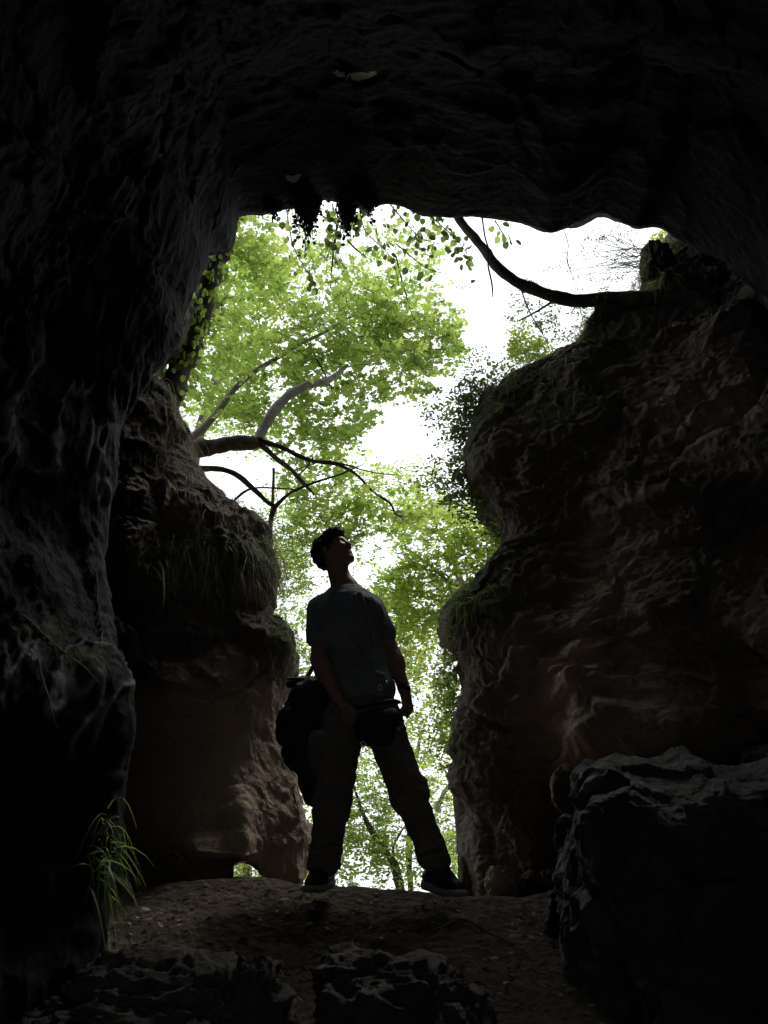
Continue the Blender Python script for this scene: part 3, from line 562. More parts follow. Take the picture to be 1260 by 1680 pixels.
def single_leaves(parent, pts, size, meshes, tilt=0.6):
    for p in pts:
        o = bpy.data.objects.new('leaf', random.choice(meshes)); col.objects.link(o); o.parent = parent
        o.location = p; s = size * random.uniform(0.7, 1.25); o.scale = (s, s, s)
        o.rotation_euler = (random.gauss(0.25, tilt * 0.6), random.gauss(0, tilt), random.uniform(-1.2, 1.2))
a_ = RNG.uniform(0, 2 * np.pi, nl); off = np.stack([np.cos(a_), -np.abs(np.sin(a_)), RNG.normal(0, .3, nl)], -1) * (rr * 1.15 + 0.03)[:, None]
single_leaves(T, cc_ + off, 0.064, [lm, lm2])
crown(T, [(340, 470, 40, 70, 6.2, .35, 90), (300, 590, 35, 60, 6.2, .35, 80), (420, 400, 40, 60, 6.3, .4, 110), (430, 470, 45, 90, 6.3, .4, 120), (380, 560, 60, 60, 6.6, .4, 90)], 7, 0.05, 0.22, M_leafA, LEAF_R, 2.0, -0.3, 8)
# -- hanging leafy vine below the roof lip
T = thing('hanging_vine', 'round leaved vine hanging in front of the sky under the middle of the cave roof', 'vine')
vines = [[(590, 340, 4.4), (600, 380, 4.4), (640, 420, 4.45), (655, 470, 4.5)], [(640, 335, 4.4), (665, 365, 4.4), (690, 390, 4.4), (720, 400, 4.4)], [(700, 350, 4.4), (730, 375, 4.4), (755, 400, 4.4), (772, 425, 4.4)],
         [(470, 345, 4.5), (480, 400, 4.5), (500, 440, 4.6), (520, 470, 4.6)], [(545, 335, 4.4), (552, 370, 4.4), (545, 395, 4.4), (535, 410, 4.4)], [(812, 362, 4.4), (822, 378, 4.4), (830, 395, 4.4)], [(650, 400, 4.5), (700, 440, 4.6), (740, 450, 4.6)]]
mb = MB(); lp = []
for v in vines:
    C = np.array([P(*q) for q in v]); mb.tube(C, np.linspace(0.006, 0.002, len(C)), seg=4, sub=4)
    for k in range(46 if len(v) > 3 else 12):
        a = catmull(C, np.array([RNG.uniform(0.05, len(C) - 1)]))[0]; b = a + RNG.normal(0, 1, 3) * (0.05, 0.06, 0.045); lp.append(b); mb.tube([a, (a + b) / 2 + (0, 0, .01), b], [.0016, .0013, .001], seg=3, sub=1)
link('stem', mb.mesh('stem'), M_bark, parent=T); single_leaves(T, lp, 0.05, [lm, lm2, lm3, lm3])
# -- dark hanging root and moss clumps at the lip
def hanging_clump(label, px0, px1, ytop, ylen, y, n, seed):
    rg = np.random.default_rng(seed); mb = MB(); pos = []
    for k in range(n):
        px = rg.uniform(px0, px1); c = (px0 + px1) / 2; L = ylen * (1 - 0.7 * abs(px - c) / (px1 - px0) * 2) * rg.uniform(0.5, 1)
        a = P(px, ytop, y + rg.uniform(-.06, .1)); b = P(px + rg.normal(2, 4), ytop + L, y + rg.uniform(-.06, .1)); m = (a + b) / 2 + rg.normal(0, .015, 3)
        mb.tube([a, m, b], [0.006, 0.005, 0.0015], seg=4, sub=3)
        for j in range(12): t = rg.uniform(0, 1); pos.append(a * (1 - t) + b * t + rg.normal(0, 0.016, 3))
    T = thing('root_clump', label, 'roots', 'dark root clumps hanging from the roof lip')
    link('strands', mb.mesh('strands'), M_bark, parent=T)
    pos = np.array(pos); m = len(pos)
    link('moss', leaves_mesh('moss', pos, rg.normal(0, 1, (m, 3)), rg.normal(0, 1, (m, 3)), rg.uniform(.015, .032, m), rg.uniform(0, 1, m), LEAF_R), M_clump, parent=T, kind='stuff')
M_clump = simple_mat('dark_dead_moss', (0.05, 0.048, 0.045), (0.03, 0.028, 0.025), 0.95, 20, 0, 10)
hanging_clump('left and wider of the two dark root clumps hanging from the roof lip', 484, 520, 316, 108, 3.84, 70, 1)
hanging_clump('right and narrower dark root clump hanging from the roof lip beside the vine', 556, 580, 316, 104, 3.84, 50, 2)
hanging_clump('thin short root clump hanging from the roof lip at the far left of the vine', 436, 460, 330, 40, 3.8, 18, 3)
hanging_clump('short ragged root fringe on the roof lip just right of the dark clumps', 592, 616, 318, 50, 3.82, 26, 4)
# -- bare twiggy branch hanging near centre
T = thing('bare_branch', 'thin leafless branch with feathery twigs hanging between the root clumps and the canopy', 'branch')
branch(T, 'stem', [(556, 360, 5.0), (548, 400, 5.0), (545, 430, 5.0), (543, 455, 5.0)], [.012, .011, .008, .003], M_bark, 6, 0.1)
mb = MB()
for k in range(46):
    a = P(RNG.uniform(535, 560), RNG.uniform(385, 440), 5.0); d = np.array((RNG.normal(0, .12), RNG.normal(0, .1), RNG.normal(-.05, .07))); mb.tube([a, a + d * .6 + RNG.normal(0, .01, 3), a + d + (0, 0, -.02)], [.003, .002, .001], seg=3, sub=2)
link('twigs', mb.mesh('twigs'), M_bark, parent=T, kind='stuff')
branch(T, 'limb', [(572, 395, 4.9), (585, 410, 5.0), (605, 425, 5.1)], [.009, .008, .003], M_bark, 6, 0.1, 2)
# -- branch growing from the right bank
T = thing('leaning_tree', 'bent smooth tree bough growing from the right bank across the white sky', 'tree')
branch(T, 'trunk', [(1190, 560, 4.7), (1150, 505, 4.75), (1095, 492, 4.8), (1045, 491, 4.85), (1000, 488, 4.9), (960, 494, 4.9), (915, 489, 4.9), (880, 478, 4.9), (845, 462, 4.9), (815, 438, 4.9), (792, 408, 4.95), (770, 380, 5.0), (745, 345, 5.05), (700, 260, 5.3)],
       [.1, .085, .07, .062, .06, .058, .055, .048, .044, .04, .037, .035, .032, .02], M_bark, 14, 0.12)
branch(T, 'limb', [(905, 497, 4.9), (880, 512, 4.95), (848, 528, 5.0)], [.013, .01, .004], M_bark, 6, 0.1, 2)
branch(T, 'limb', [(855, 475, 4.9), (868, 510, 5.0), (885, 540, 5.1), (900, 565, 5.2)], [.006, .006, .005, .003], M_bark, 6, 0.1, 3)
T = thing('hanging_twig', 'dark crooked twig dangling from the roof across the bent bough', 'twig', 'twigs dangling from the roof lip')
branch(T, 'stem', [(789, 345, 4.3), (795, 385, 4.3), (802, 410, 4.3), (801, 435, 4.3), (807, 465, 4.3), (808, 488, 4.3)], [.006, .007, .007, .006, .006, .003], M_bark, 5, 0.2, 0)
T = thing('hanging_twig', 'thin wiry twig dangling from the roof right of the bent bough', 'twig', 'twigs dangling from the roof lip')
branch(T, 'stem', [(922, 370, 4.3), (932, 400, 4.3), (930, 425, 4.3), (938, 450, 4.3), (948, 475, 4.3)], [.003, .003, .004, .003, .002], M_bark, 4, 0.2, 2)
# -- sapling at the left below the limb
T = thing('forked_sapling', 'slender forked tree standing behind the left buttress below the thick limb', 'tree')
branch(T, 'trunk', [(440, 1080, 6.4), (441, 960, 6.4), (441, 900, 6.4), (444, 860, 6.4), (450, 830, 6.4)], [.028, .026, .024, .023, .02], M_bark, 8, 0.1, 2)
branch(T, 'limb', [(450, 830, 6.4), (437, 822, 6.4), (415, 802, 6.4), (385, 778, 6.4), (350, 770, 6.4), (300, 772, 6.4)], [.022, .024, .026, .028, .03, .03], M_bark, 10, 0.12)
branch(T, 'limb', [(450, 830, 6.4), (475, 808, 6.45), (520, 790, 6.5), (560, 778, 6.6), (600, 760, 6.7)], [.019, .015, .012, .009, .003], M_bark, 7, 0.1, 3)
branch(T, 'limb', [(446, 850, 6.4), (447, 800, 6.4), (449, 768, 6.4)], [.014, .015, .016], M_bark_light, 8, 0.1)
branch(T, 'limb', [(375, 830, 6.3), (400, 808, 6.3), (430, 800, 6.3), (490, 803, 6.4)], [.012, .012, .009, .004], M_bark, 6, 0.1, 2)
crown(T, [(520, 850, 80, 50, 6.9, .4, 90), (480, 920, 30, 60, 6.9, .4, 70), (490, 1000, 40, 60, 7.0, .4, 100), (370, 850, 50, 30, 7, .4, 14), (600, 880, 40, 40, 7.2, .3, 40), (500, 1080, 30, 40, 7, .3, 60)], 7, 0.045, 0.24, M_leafA, LEAF, 1.9, -0.25, 12, tr=.003)
# -- yellow green tree right of the man's head
T = thing('yellow_green_tree', 'bright yellow green maple like tree behind the man on the right', 'tree')
branch(T, 'trunk', [(760, 1400, 10), (755, 1250, 9.6), (765, 1080, 9.2), (745, 980, 9.0), (720, 940, 9.0), (690, 915, 9.0), (670, 900, 9.0)], [.09, .08, .05, .03, .022, .015, .005], M_bark, 8, 0.15, 4)
branch(T, 'limb', [(755, 990, 9.0), (735, 945, 8.8), (700, 935, 8.7), (660, 930, 8.7)], [.018, .014, .01, .004], M_bark, 6, 0.1, 3)
branch(T, 'limb', [(760, 1050, 9.0), (730, 985, 8.8), (690, 970, 8.7), (640, 968, 8.7)], [.015, .012, .009, .003], M_bark, 6, 0.1, 3)
crown(T, [(730, 930, 100, 95, 8.8, .7, 620), (670, 1010, 60, 90, 8.8, .7, 330), (780, 880, 55, 60, 8.6, .6, 200), (700, 850, 70, 40, 9, .6, 110), (800, 930, 40, 50, 8.4, .5, 120), (640, 990, 40, 50, 9, .5, 80)], 8, 0.055, 0.26, M_leafY, LEAF_M, 1.6, -0.22, 21)
# -- dark leaved ivy shrub on the nose of the right bank
T = thing('ivy_shrub', 'dark leaved ivy shrub sprawling over the nose of the right bank', 'shrub')
crown(T, [(790, 640, 40, 45, 5.4, .2, 200), (768, 720, 26, 70, 5.4, .2, 190), (775, 810, 28, 45, 5.4, .2, 140), (740, 760, 30, 80, 5.6, .25, 90), (720, 670, 32, 45, 5.8, .25, 40), (800, 850, 22, 22, 5.5, .2, 40), (720, 780, 35, 40, 5.9, .3, 50), (820, 610, 35, 20, 5.45, .15, 60)], 7, 0.042, 0.17, M_leafD, LEAF, 2.6, -0.2, 31, tr=.0025)
T = thing('ivy_shrub', 'trailing green shrub with rusty leaves under the middle ledge of the right bank', 'shrub')
crown(T, [(752, 990, 26, 40, 5.5, .2, 90), (825, 880, 20, 40, 5.4, .15, 70), (745, 1100, 30, 70, 5.5, .2, 190), (735, 1180, 24, 60, 5.8, .25, 110), (700, 1110, 55, 70, 6.6, .4, 160), (705, 1200, 45, 70, 6.6, .4, 130)], 7, 0.036, 0.17, M_leafA, LEAF, 2.2, -0.25, 35, tr=.0025)
crown(T, [(735, 1150, 26, 80, 5.7, .25, 26), (700, 1080, 50, 60, 6.4, .4, 22), (730, 1240, 20, 30, 5.8, .2, 16)], 6, 0.034, 0.15, M_leafR, LEAF, 2.2, -0.5, 36, tr=.0025, name='rusty_foliage')
T = thing('green_shrub', 'small bright green shrub growing on top of the right bank below the bough', 'shrub')
crown(T, [(868, 574, 36, 22, 5.6, .2, 130), (850, 545, 16, 30, 5.7, .2, 36)], 7, 0.036, 0.14, M_leafY, LEAF, 3, -0.4, 41, tr=.0025)
T = thing('wispy_shrub', 'thin wispy small leaved shrub against the sky in the upper right corner of the opening', 'shrub')
mb = MB()
for k in range(60):
    a = P(RNG.uniform(1040, 1110), RNG.uniform(400, 450), 5.8); b = P(RNG.uniform(910, 1060), RNG.uniform(365, 480), 6.0 + RNG.uniform(-.3, .3)); m = (a + b) / 2 + RNG.normal(0, .07, 3)
    mb.tube([a, m, b], [.004, .003, .001], seg=3, sub=4)
link('twigs', mb.mesh('twigs'), M_bark, parent=T, kind='stuff')
crown(T, [(985, 430, 70, 45, 6.0, .3, 130), (1000, 380, 40, 15, 6.0, .3, 30), (960, 500, 60, 30, 6, .3, 60)], 6, 0.022, 0.12, M_leafD, LEAF, 2.4, -0.1, 43, tr=.0015)
crown(T, [(1085, 395, 16, 18, 5.6, .15, 24)], 6, 0.05, 0.14, M_leafY, LEAF, 2.4, -0.6, 44, name='bright_foliage')
T = thing('wispy_shrub', 'fine grey twigged bush against the sky just under the bent bough', 'shrub')
crown(T, [(880, 460, 30, 25, 5.9, .3, 18), (880, 510, 50, 35, 6.0, .3, 60), (930, 530, 50, 35, 5.8, .3, 70), (800, 590, 50, 25, 6, .3, 30)], 6, 0.03, 0.15, M_leafD, LEAF, 2.4, -0.2, 47, twigs=1, tr=.002)
# -- trees seen between the legs
T = thing('slender_tree', 'slender dark forked tree seen between the man\'s legs', 'tree')
branch(T, 'trunk', [(662, 1500, 10.5), (655, 1450, 10.5), (648, 1420, 10.5), (635, 1400, 10.5), (615, 1372, 10.5), (595, 1335, 10.5), (580, 1290, 10.5)], [.06, .055, .05, .045, .038, .03, .012], M_bark, 8, 0.12, 3)
branch(T, 'limb', [(647, 1418, 10.5), (645, 1390, 10.5), (655, 1370, 10.5), (668, 1350, 10.5)], [.022, .018, .014, .006], M_bark, 6, 0.1, 2)
crown(T, [(600, 1300, 70, 90, 11, .9, 640), (560, 1400, 70, 60, 11, .9, 430), (680, 1400, 80, 60, 11, .9, 540), (500, 1330, 50, 90, 11, .9, 200), (650, 1240, 40, 60, 11, .9, 160)], 7, 0.058, 0.26, M_leafA, LEAF, 1.3, -0.34, 51, tr=.004)
T = thing('slender_tree', 'straight thin trunked tree seen beside the man\'s right hand shin', 'tree')
branch(T, 'trunk', [(674, 1500, 12), (673, 1440, 12), (671, 1390, 12), (672, 1320, 12), (690, 1200, 12)], [.05, .045, .04, .035, .02], M_bark, 8, 0.12, 3)
branch(T, 'limb', [(715, 1330, 12), (728, 1300, 12), (738, 1280, 12), (720, 1250, 12)], [.04, .035, .03, .01], M_bark_light, 7, 0.1, 2)
crown(T, [(730, 1330, 50, 90, 12, .9, 400), (700, 1240, 60, 60, 12, .9, 240), (760, 1420, 40, 50, 12, .9, 200)], 7, 0.058, 0.3, M_leafY, LEAF, 1.3, -0.1, 55, tr=.005)
# -- backdrop trees filling the rest of the view
T = thing('backdrop_tree', 'tall pale green tree far behind the man filling the gap at his shoulders', 'tree')
branch(T, 'trunk', [(800, 1700, 17), (800, 1400, 17), (790, 1100, 17), (740, 900, 17)], [.2, .18, .14, .06], M_bark, 8, 0.1, 2)
crown(T, [(500, 880, 90, 60, 17, 2, 260), (470, 960, 50, 90, 17, 2, 200), (700, 830, 110, 80, 17, 2, 280), (560, 790, 140, 50, 17, 2, 220), (590, 960, 60, 70, 17, 2, 60), (600, 1060, 120, 70, 17, 2, 240), (640, 1180, 120, 80, 17, 2, 360)], 8, 0.1, 0.5, M_leafA, LEAF, 0.7, -0.1, 61, tr=.007)
T = thing('backdrop_tree', 'broad tree canopy high beyond the thick limb on the upper left', 'tree')
branch(T, 'trunk', [(250, 1500, 15), (270, 1000, 15), (330, 700, 15), (400, 500, 15)], [.25, .2, .14, .05], M_bark, 8, 0.1, 2)
crown(T, [(380, 560, 130, 180, 14, 2, 640), (470, 430, 90, 70, 14, 2, 150), (620, 430, 120, 50, 14, 2, 170), (380, 700, 90, 70, 14, 2, 120), (700, 500, 70, 80, 14, 2, 50)], 8, 0.08, 0.45, M_leafA, LEAF, 0.8, -0.1, 65, tr=.006)
T = thing('backdrop_tree', 'distant low tree behind the small light gap at the foot of the left buttress', 'tree')
branch(T, 'trunk', [(400, 1700, 13), (405, 1400, 13), (400, 1200, 13)], [.1, .08, .04], M_bark, 8, 0.1, 2)
crown(T, [(405, 1430, 60, 40, 13, 1, 300), (470, 1380, 60, 90, 13, 1, 260), (500, 1200, 60, 90, 13, 1, 200)], 7, 0.07, 0.35, M_leafY, LEAF, 1, -0.3, 68, tr=.004)

# ------------------------------------------------------------------ grass, roots and litter on the rocks
def blades(name, base, dirs, L, w, droop, mat, parent=None, kind=None, seg=4, label=None, cat=None):
    n = len(base); dirs = dirs / np.linalg.norm(dirs, axis=1, keepdims=True); side = np.cross(dirs, RNG.normal(0, 1, (n, 3))); side /= np.linalg.norm(side, axis=1, keepdims=True)
    t = np.linspace(0, 1, seg + 1); V = np.zeros((n, seg + 1, 2, 3))
    curl = RNG.normal(0, 0.12, (n, 3))
    for k, tt in enumerate(t):
        c = base + dirs * (L * tt)[:, None] - np.array((0, 0, 1.0)) * (L * droop * tt ** 2)[:, None] + curl * (L * tt * tt)[:, None]
        ww = (w * (1 - tt ** 1.6) + 0.0004)[:, None]
        V[:, k, 0] = c - side * ww; V[:, k, 1] = c + side * ww
    idx = np.arange(n * (seg + 1) * 2).reshape(n, seg + 1, 2)
    q = np.stack([idx[:, :-1, 0], idx[:, :-1, 1], idx[:, 1:, 1], idx[:, 1:, 0]], -1).reshape(-1, 4)
    me = mesh_np(name, V.reshape(-1, 3), quads=q, smooth=True)
    at = me.attributes.new('vary', 'FLOAT', 'POINT'); at.data.foreach_set('value', np.repeat(RNG.uniform(0, 1, n), (seg + 1) * 2).astype(np.float32))
    return link(name, me, mat, parent=parent, kind=kind, label=label, cat=cat)
def pick(G, N, boxes, rng, ymax=6.2, nz=None):
    p = G.reshape(-1, 3); nn = N.reshape(-1, 3); px, py = proj(p); out, on_ = [], []
    for (x0, y0, x1, y1, n) in boxes:
        m = (px > x0) & (px < x1) & (py > y0) & (py < y1) & (p[:, 1] < ymax)
        if nz is not None: m &= nn[:, 2] > nz
        idx = np.nonzero(m)[0]
        if len(idx) == 0: continue
        s = rng.choice(idx, n); out.append(p[s] + rng.normal(0, 0.006, (n, 3))); on_.append(nn[s])
    return np.concatenate(out), np.concatenate(on_)
def fringe(edge, y, n, jit, rng):
    e = np.array([P(a, b, y) for a, b in edge]); t = rng.uniform(0, len(e) - 1, n); return catmull(e, t) + rng.normal(0, 1, (n, 3)) * (jit, 0.12, jit)
OUTC = NC if NC.reshape(-1, 3)[GC.reshape(-1, 3)[:, 1] < 4.5][:, 1].mean() < 0 else -NC
OUTB = NB if NB.reshape(-1, 3)[GB.reshape(-1, 3)[:, 1] < 4.5][:, 1].mean() < 0 else -NB
b, n_ = pick(GB, OUTB, [(235, 610, 312, 700, 420), (250, 690, 320, 800, 480), (300, 770, 400, 860, 420), (380, 830, 462, 960, 520), (250, 880, 400, 960, 320), (430, 1000, 485, 1060, 160), (170, 850, 245, 960, 60)], RNG)
keep = fbm(b * 7, 2, 401) > -0.1; b, n_ = b[keep], n_[keep]
e = fringe([(250, 612), (285, 665), (306, 712), (314, 760), (346, 793), (388, 822), (428, 852), (450, 890), (459, 935)], 5.0, 420, 0.02, RNG)
base = np.concatenate([b, e]); d = np.concatenate([n_ * 0.8, RNG.normal(0, .4, (len(e), 3)) + (0.3, -0.4, 0.3)]) + RNG.normal(0, .25, (len(base), 3))
L = 0.05 + 0.25 * RNG.beta(1.3, 2.6, len(base)); blades('dry_grass', base, d, L, RNG.uniform(.0007, .0018, len(base)), RNG.uniform(1.2, 2.8, len(base)), M_dry, kind='stuff', label='dry straw coloured grass hanging over the top of the left buttress')
e = fringe([(460, 930), (455, 955), (470, 1022), (483, 1045), (484, 1070)], 4.95, 300, 0.02, RNG); e2 = fringe([(250, 612), (262, 640), (290, 668)], 5.0, 160, .02, RNG); b, n_ = pick(GB, OUTB, [(270, 880, 400, 960, 240), (400, 860, 462, 940, 200)], RNG)
base = np.concatenate([e, e2, b]); d = RNG.normal(0, .45, (len(base), 3)) + (0.35, -.35, 0.35)
blades('grass', base, d, RNG.uniform(.03, .12, len(base)), RNG.uniform(.0008, .0018, len(base)), RNG.uniform(.8, 2.2, len(base)), M_grass, kind='stuff', label='green grass tufts on the edge of the left buttress')
b, n_ = pick(GC, OUTC, [(930, 500, 1060, 600, 260), (800, 600, 960, 680, 420), (770, 640, 830, 700, 90), (735, 960, 850, 1010, 160), (1040, 390, 1110, 480, 200), (830, 930, 900, 1000, 50)], RNG)
keep = fbm(b * 7, 2, 403) > -0.05; b, n_ = b[keep], n_[keep]
e = fringe([(1096, 398), (1072, 428), (1048, 452), (1050, 478), (1010, 499), (975, 511), (955, 545), (925, 572), (880, 589), (835, 605), (800, 638)], 5.1, 800, 0.018, RNG); e2 = fringe([(828, 918), (798, 944), (765, 967), (742, 998), (733, 1030), (744, 1060)], 5.15, 240, .016, RNG)
base = np.concatenate([b, e, e2]); d = np.concatenate([n_ * .7, RNG.normal(0, .4, (len(e) + len(e2), 3)) + (-.3, -.3, .35)]) + RNG.normal(0, .25, (len(base), 3))
blades('grass', base, d, RNG.uniform(.04, .17, len(base)), RNG.uniform(.001, .0026, len(base)), RNG.uniform(.7, 1.9, len(base)), M_grass, kind='stuff', label='thin grass fringing the ledges of the right bank')
b2, n2 = base[::2], d[::2]
blades('dry_grass', b2 + RNG.normal(0, .01, b2.shape), n2 + (0, -.2, -.2), RNG.uniform(.08, .28, len(b2)), RNG.uniform(.001, .002, len(b2)), RNG.uniform(1, 2.4, len(b2)), M_dry, kind='stuff', label='dry stems and rootlets hanging from the ledges of the right bank')
# roots creeping down the rock faces (things, each followed on its rock)
def root(label, pts, r, grid, N, lift=0.006, wig=1.6):
    g = grid.reshape(-1, 3); px, py = proj(g); v = (g[:, 1] < 5.2) & (g[:, 1] > 0.5); gi = np.nonzero(v)[0]; C = []
    xs = np.array([p[0] for p in pts], float); ys = np.array([p[1] for p in pts], float); tt = np.linspace(0, len(pts) - 1, len(pts) * 5)
    X = np.interp(tt, range(len(pts)), xs) + RNG.normal(0, wig, len(tt)); Y = np.interp(tt, range(len(pts)), ys)
    for a, b_ in zip(X, Y):
        k = gi[np.argmin((px[gi] - a) ** 2 + (py[gi] - b_) ** 2 + 30 * g[gi, 1])]; C.append(g[k] * (1 - lift / np.linalg.norm(g[k]) * 1.5))
    C = np.array(C); C[1:-1] = (C[:-2] + C[1:-1] * 1 + C[2:]) / 3; r *= .75
    mb = MB(); mb.tube(C, np.linspace(r, r * .4, len(C)), seg=5, sub=3, noise=.2)
    link('root', mb.mesh('root'), M_root, label=label, cat='root', group='bare roots creeping down the rock')
root('long pale root running down the right bank below the grassy ledge', [(842, 640), (848, 700), (850, 760), (865, 820), (880, 860)], .006, GC, NC)
root('thin pale root hanging beside the bough where it leaves the right bank', [(1155, 430), (1162, 480), (1168, 520)], .006, GC, NC)
root('forked pale root at the top right corner of the opening', [(1105, 380), (1130, 395), (1155, 425)], .008, GC, NC)
root('crooked root on the right bank under the bough', [(1040, 520), (1010, 545), (1000, 570)], .007, GC, NC)
root('pale root crossing the lower left wall above the grass', [(40, 1010), (70, 1040), (120, 1080), (165, 1120)], .006, GS, NS)
root('wavy root on the near left wall at half height', [(60, 1080), (75, 1130), (85, 1170), (95, 1200)], .006, GS, NS)
root('short root on the edge of the near left wall beside the brown buttress', [(160, 940), (158, 990), (170, 1030), (166, 1060)], .005, GS, NS)
root('root on the roof corner at the upper left of the opening', [(395, 270), (372, 305), (360, 350), (350, 380)], .008, GS, NS)
root('root hanging down the left buttress beside the leafy trunk', [(308, 770), (312, 810), (308, 850)], .005, GB, NB)
root('pale root on the brown face low on the left buttress', [(480, 1290), (488, 1330), (492, 1370)], .007, GB, NB)
root('thick root where the bough enters the right bank', [(1150, 500), (1120, 470), (1100, 440), (1108, 410)], .014, GC, NC)
root('root curling over the soil above the bough', [(1135, 400), (1110, 425), (1085, 455), (1070, 480)], .01, GC, NC)
# grass tufts in the foreground
def tuft(label, px, py, n, Lr, w, y=None, spread=.05, lean=(0, 0, 1.0), droop=.7):
    q = P(px, py, y); z = q[2] if False else snapz(q[0], y); base = np.stack([q[0] + RNG.normal(0, spread, n), y + RNG.normal(0, spread, n), np.full(n, z - .01)], -1)
    d = RNG.normal(0, .35, (n, 3)) + np.array(lean); T = thing('grass_tuft', label, 'grass', 'grass tufts on the cave floor')
    blades('blades', base, d, RNG.uniform(*Lr, n), RNG.uniform(w * .6, w, n), RNG.uniform(droop * .4, droop * 1.4, n), M_grass, parent=T, seg=6)
tuft('tall lush grass clump against the left wall at the edge of the buttress', 166, 1530, 110, (.06, .2), .003, 2.6, .045, droop=.8)
tuft('long bladed grass at the lower left corner below the clump by the wall', 135, 1640, 90, (.06, .2), .003, 2.35, .07, droop=.8)
tuft('green grass with broad leaves at the bottom centre behind the small rock knob', 500, 1665, 70, (.08, .2), .006, 2.45, .08, droop=1.0)
tuft('sparse grass blades beside the small rock knob at the bottom', 425, 1640, 22, (.1, .2), .005, 2.5, .05, droop=1.1)
tuft('small sparse grass sprig on the soil above the layered rock', 335, 1600, 18, (.05, .12), .003, 2.9, .04)
tuft('single long arching grass blades on the soil left of the middle stone', 570, 1590, 6, (.12, .22), .003, 2.9, .02)
# hanging weeds on the near left wall
b, n_ = pick(GS, NS, [(140, 1370, 180, 1480, 60), (150, 1330, 190, 1400, 40)], RNG, 3.2)
T = thing('grass_tuft', 'wispy grass growing out of the near left wall just above the floor', 'grass', 'grass tufts on the cave floor')
blades('blades', b, RNG.normal(0, .5, b.shape) + (.5, -.2, .3), RNG.uniform(.06, .2, len(b)), RNG.uniform(.001, .0035, len(b)), RNG.uniform(.6, 1.8, len(b)), M_grass, parent=T, seg=6)
# litter
n = 1500; lx = RNG.uniform(-1.6, 1.5, n); ly = RNG.uniform(2.2, 4.15, n); lz = np.array([snapz(a, b_) for a, b_ in zip(lx, ly)]) + .006
M_litter = leaf_mat('dry_litter', (0.06, 0.045, 0.03), (0.1, 0.07, 0.04), (0.42, 0.35, 0.26), (0.2, 0.16, 0.1), 0.15)
link('leaf_litter', leaves_mesh('leaf_litter', np.stack([lx, ly, lz], -1), RNG.normal(0, 1, (n, 3)) * (1, 1, .25), np.array((0, 0, 1.0)) + RNG.normal(0, .4, (n, 3)), RNG.uniform(.008, .045, n), RNG.beta(1, 2.0, n), LEAF), M_litter, kind='stuff', label='small dry leaves and crumbs scattered on the soil')
n = 900; lx = RNG.uniform(-1.6, 1.5, n); ly = RNG.uniform(2.2, 4.15, n); lz = np.array([snapz(a, b_) for a, b_ in zip(lx, ly)]) + .003
blades('twig_litter', np.stack([lx, ly, lz], -1), RNG.normal(0, 1, (n, 3)) * (1, 1, .22) + (0, 0, .12), RNG.uniform(.02, .08, n), np.full(n, .0013), np.full(n, .1), M_litter, kind='stuff', label='short dry stems and needles scattered on the soil')
T = thing('fallen_twig', 'long thin dark twig lying curved on the soil right of the middle stone', 'twig')
tp = []
for (a, b_) in ((690, 1532), (725, 1523), (762, 1510), (800, 1528), (845, 1556)):
    # march the view ray down to the soil
    for yy in np.linspace(4.1, 2.0, 200):
        q = P(a, b_, yy)
        if q[2] < ground_z(q[0], yy) + .012: continue
        break
    tp.append((q[0], yy, snapz(q[0], yy) + .015))
mb = MB(); mb.tube(np.array(tp), [.003, .005, .006, .006, .004], seg=6, sub=6, noise=.2); link('stem', mb.mesh('stem'), M_bark, parent=T)

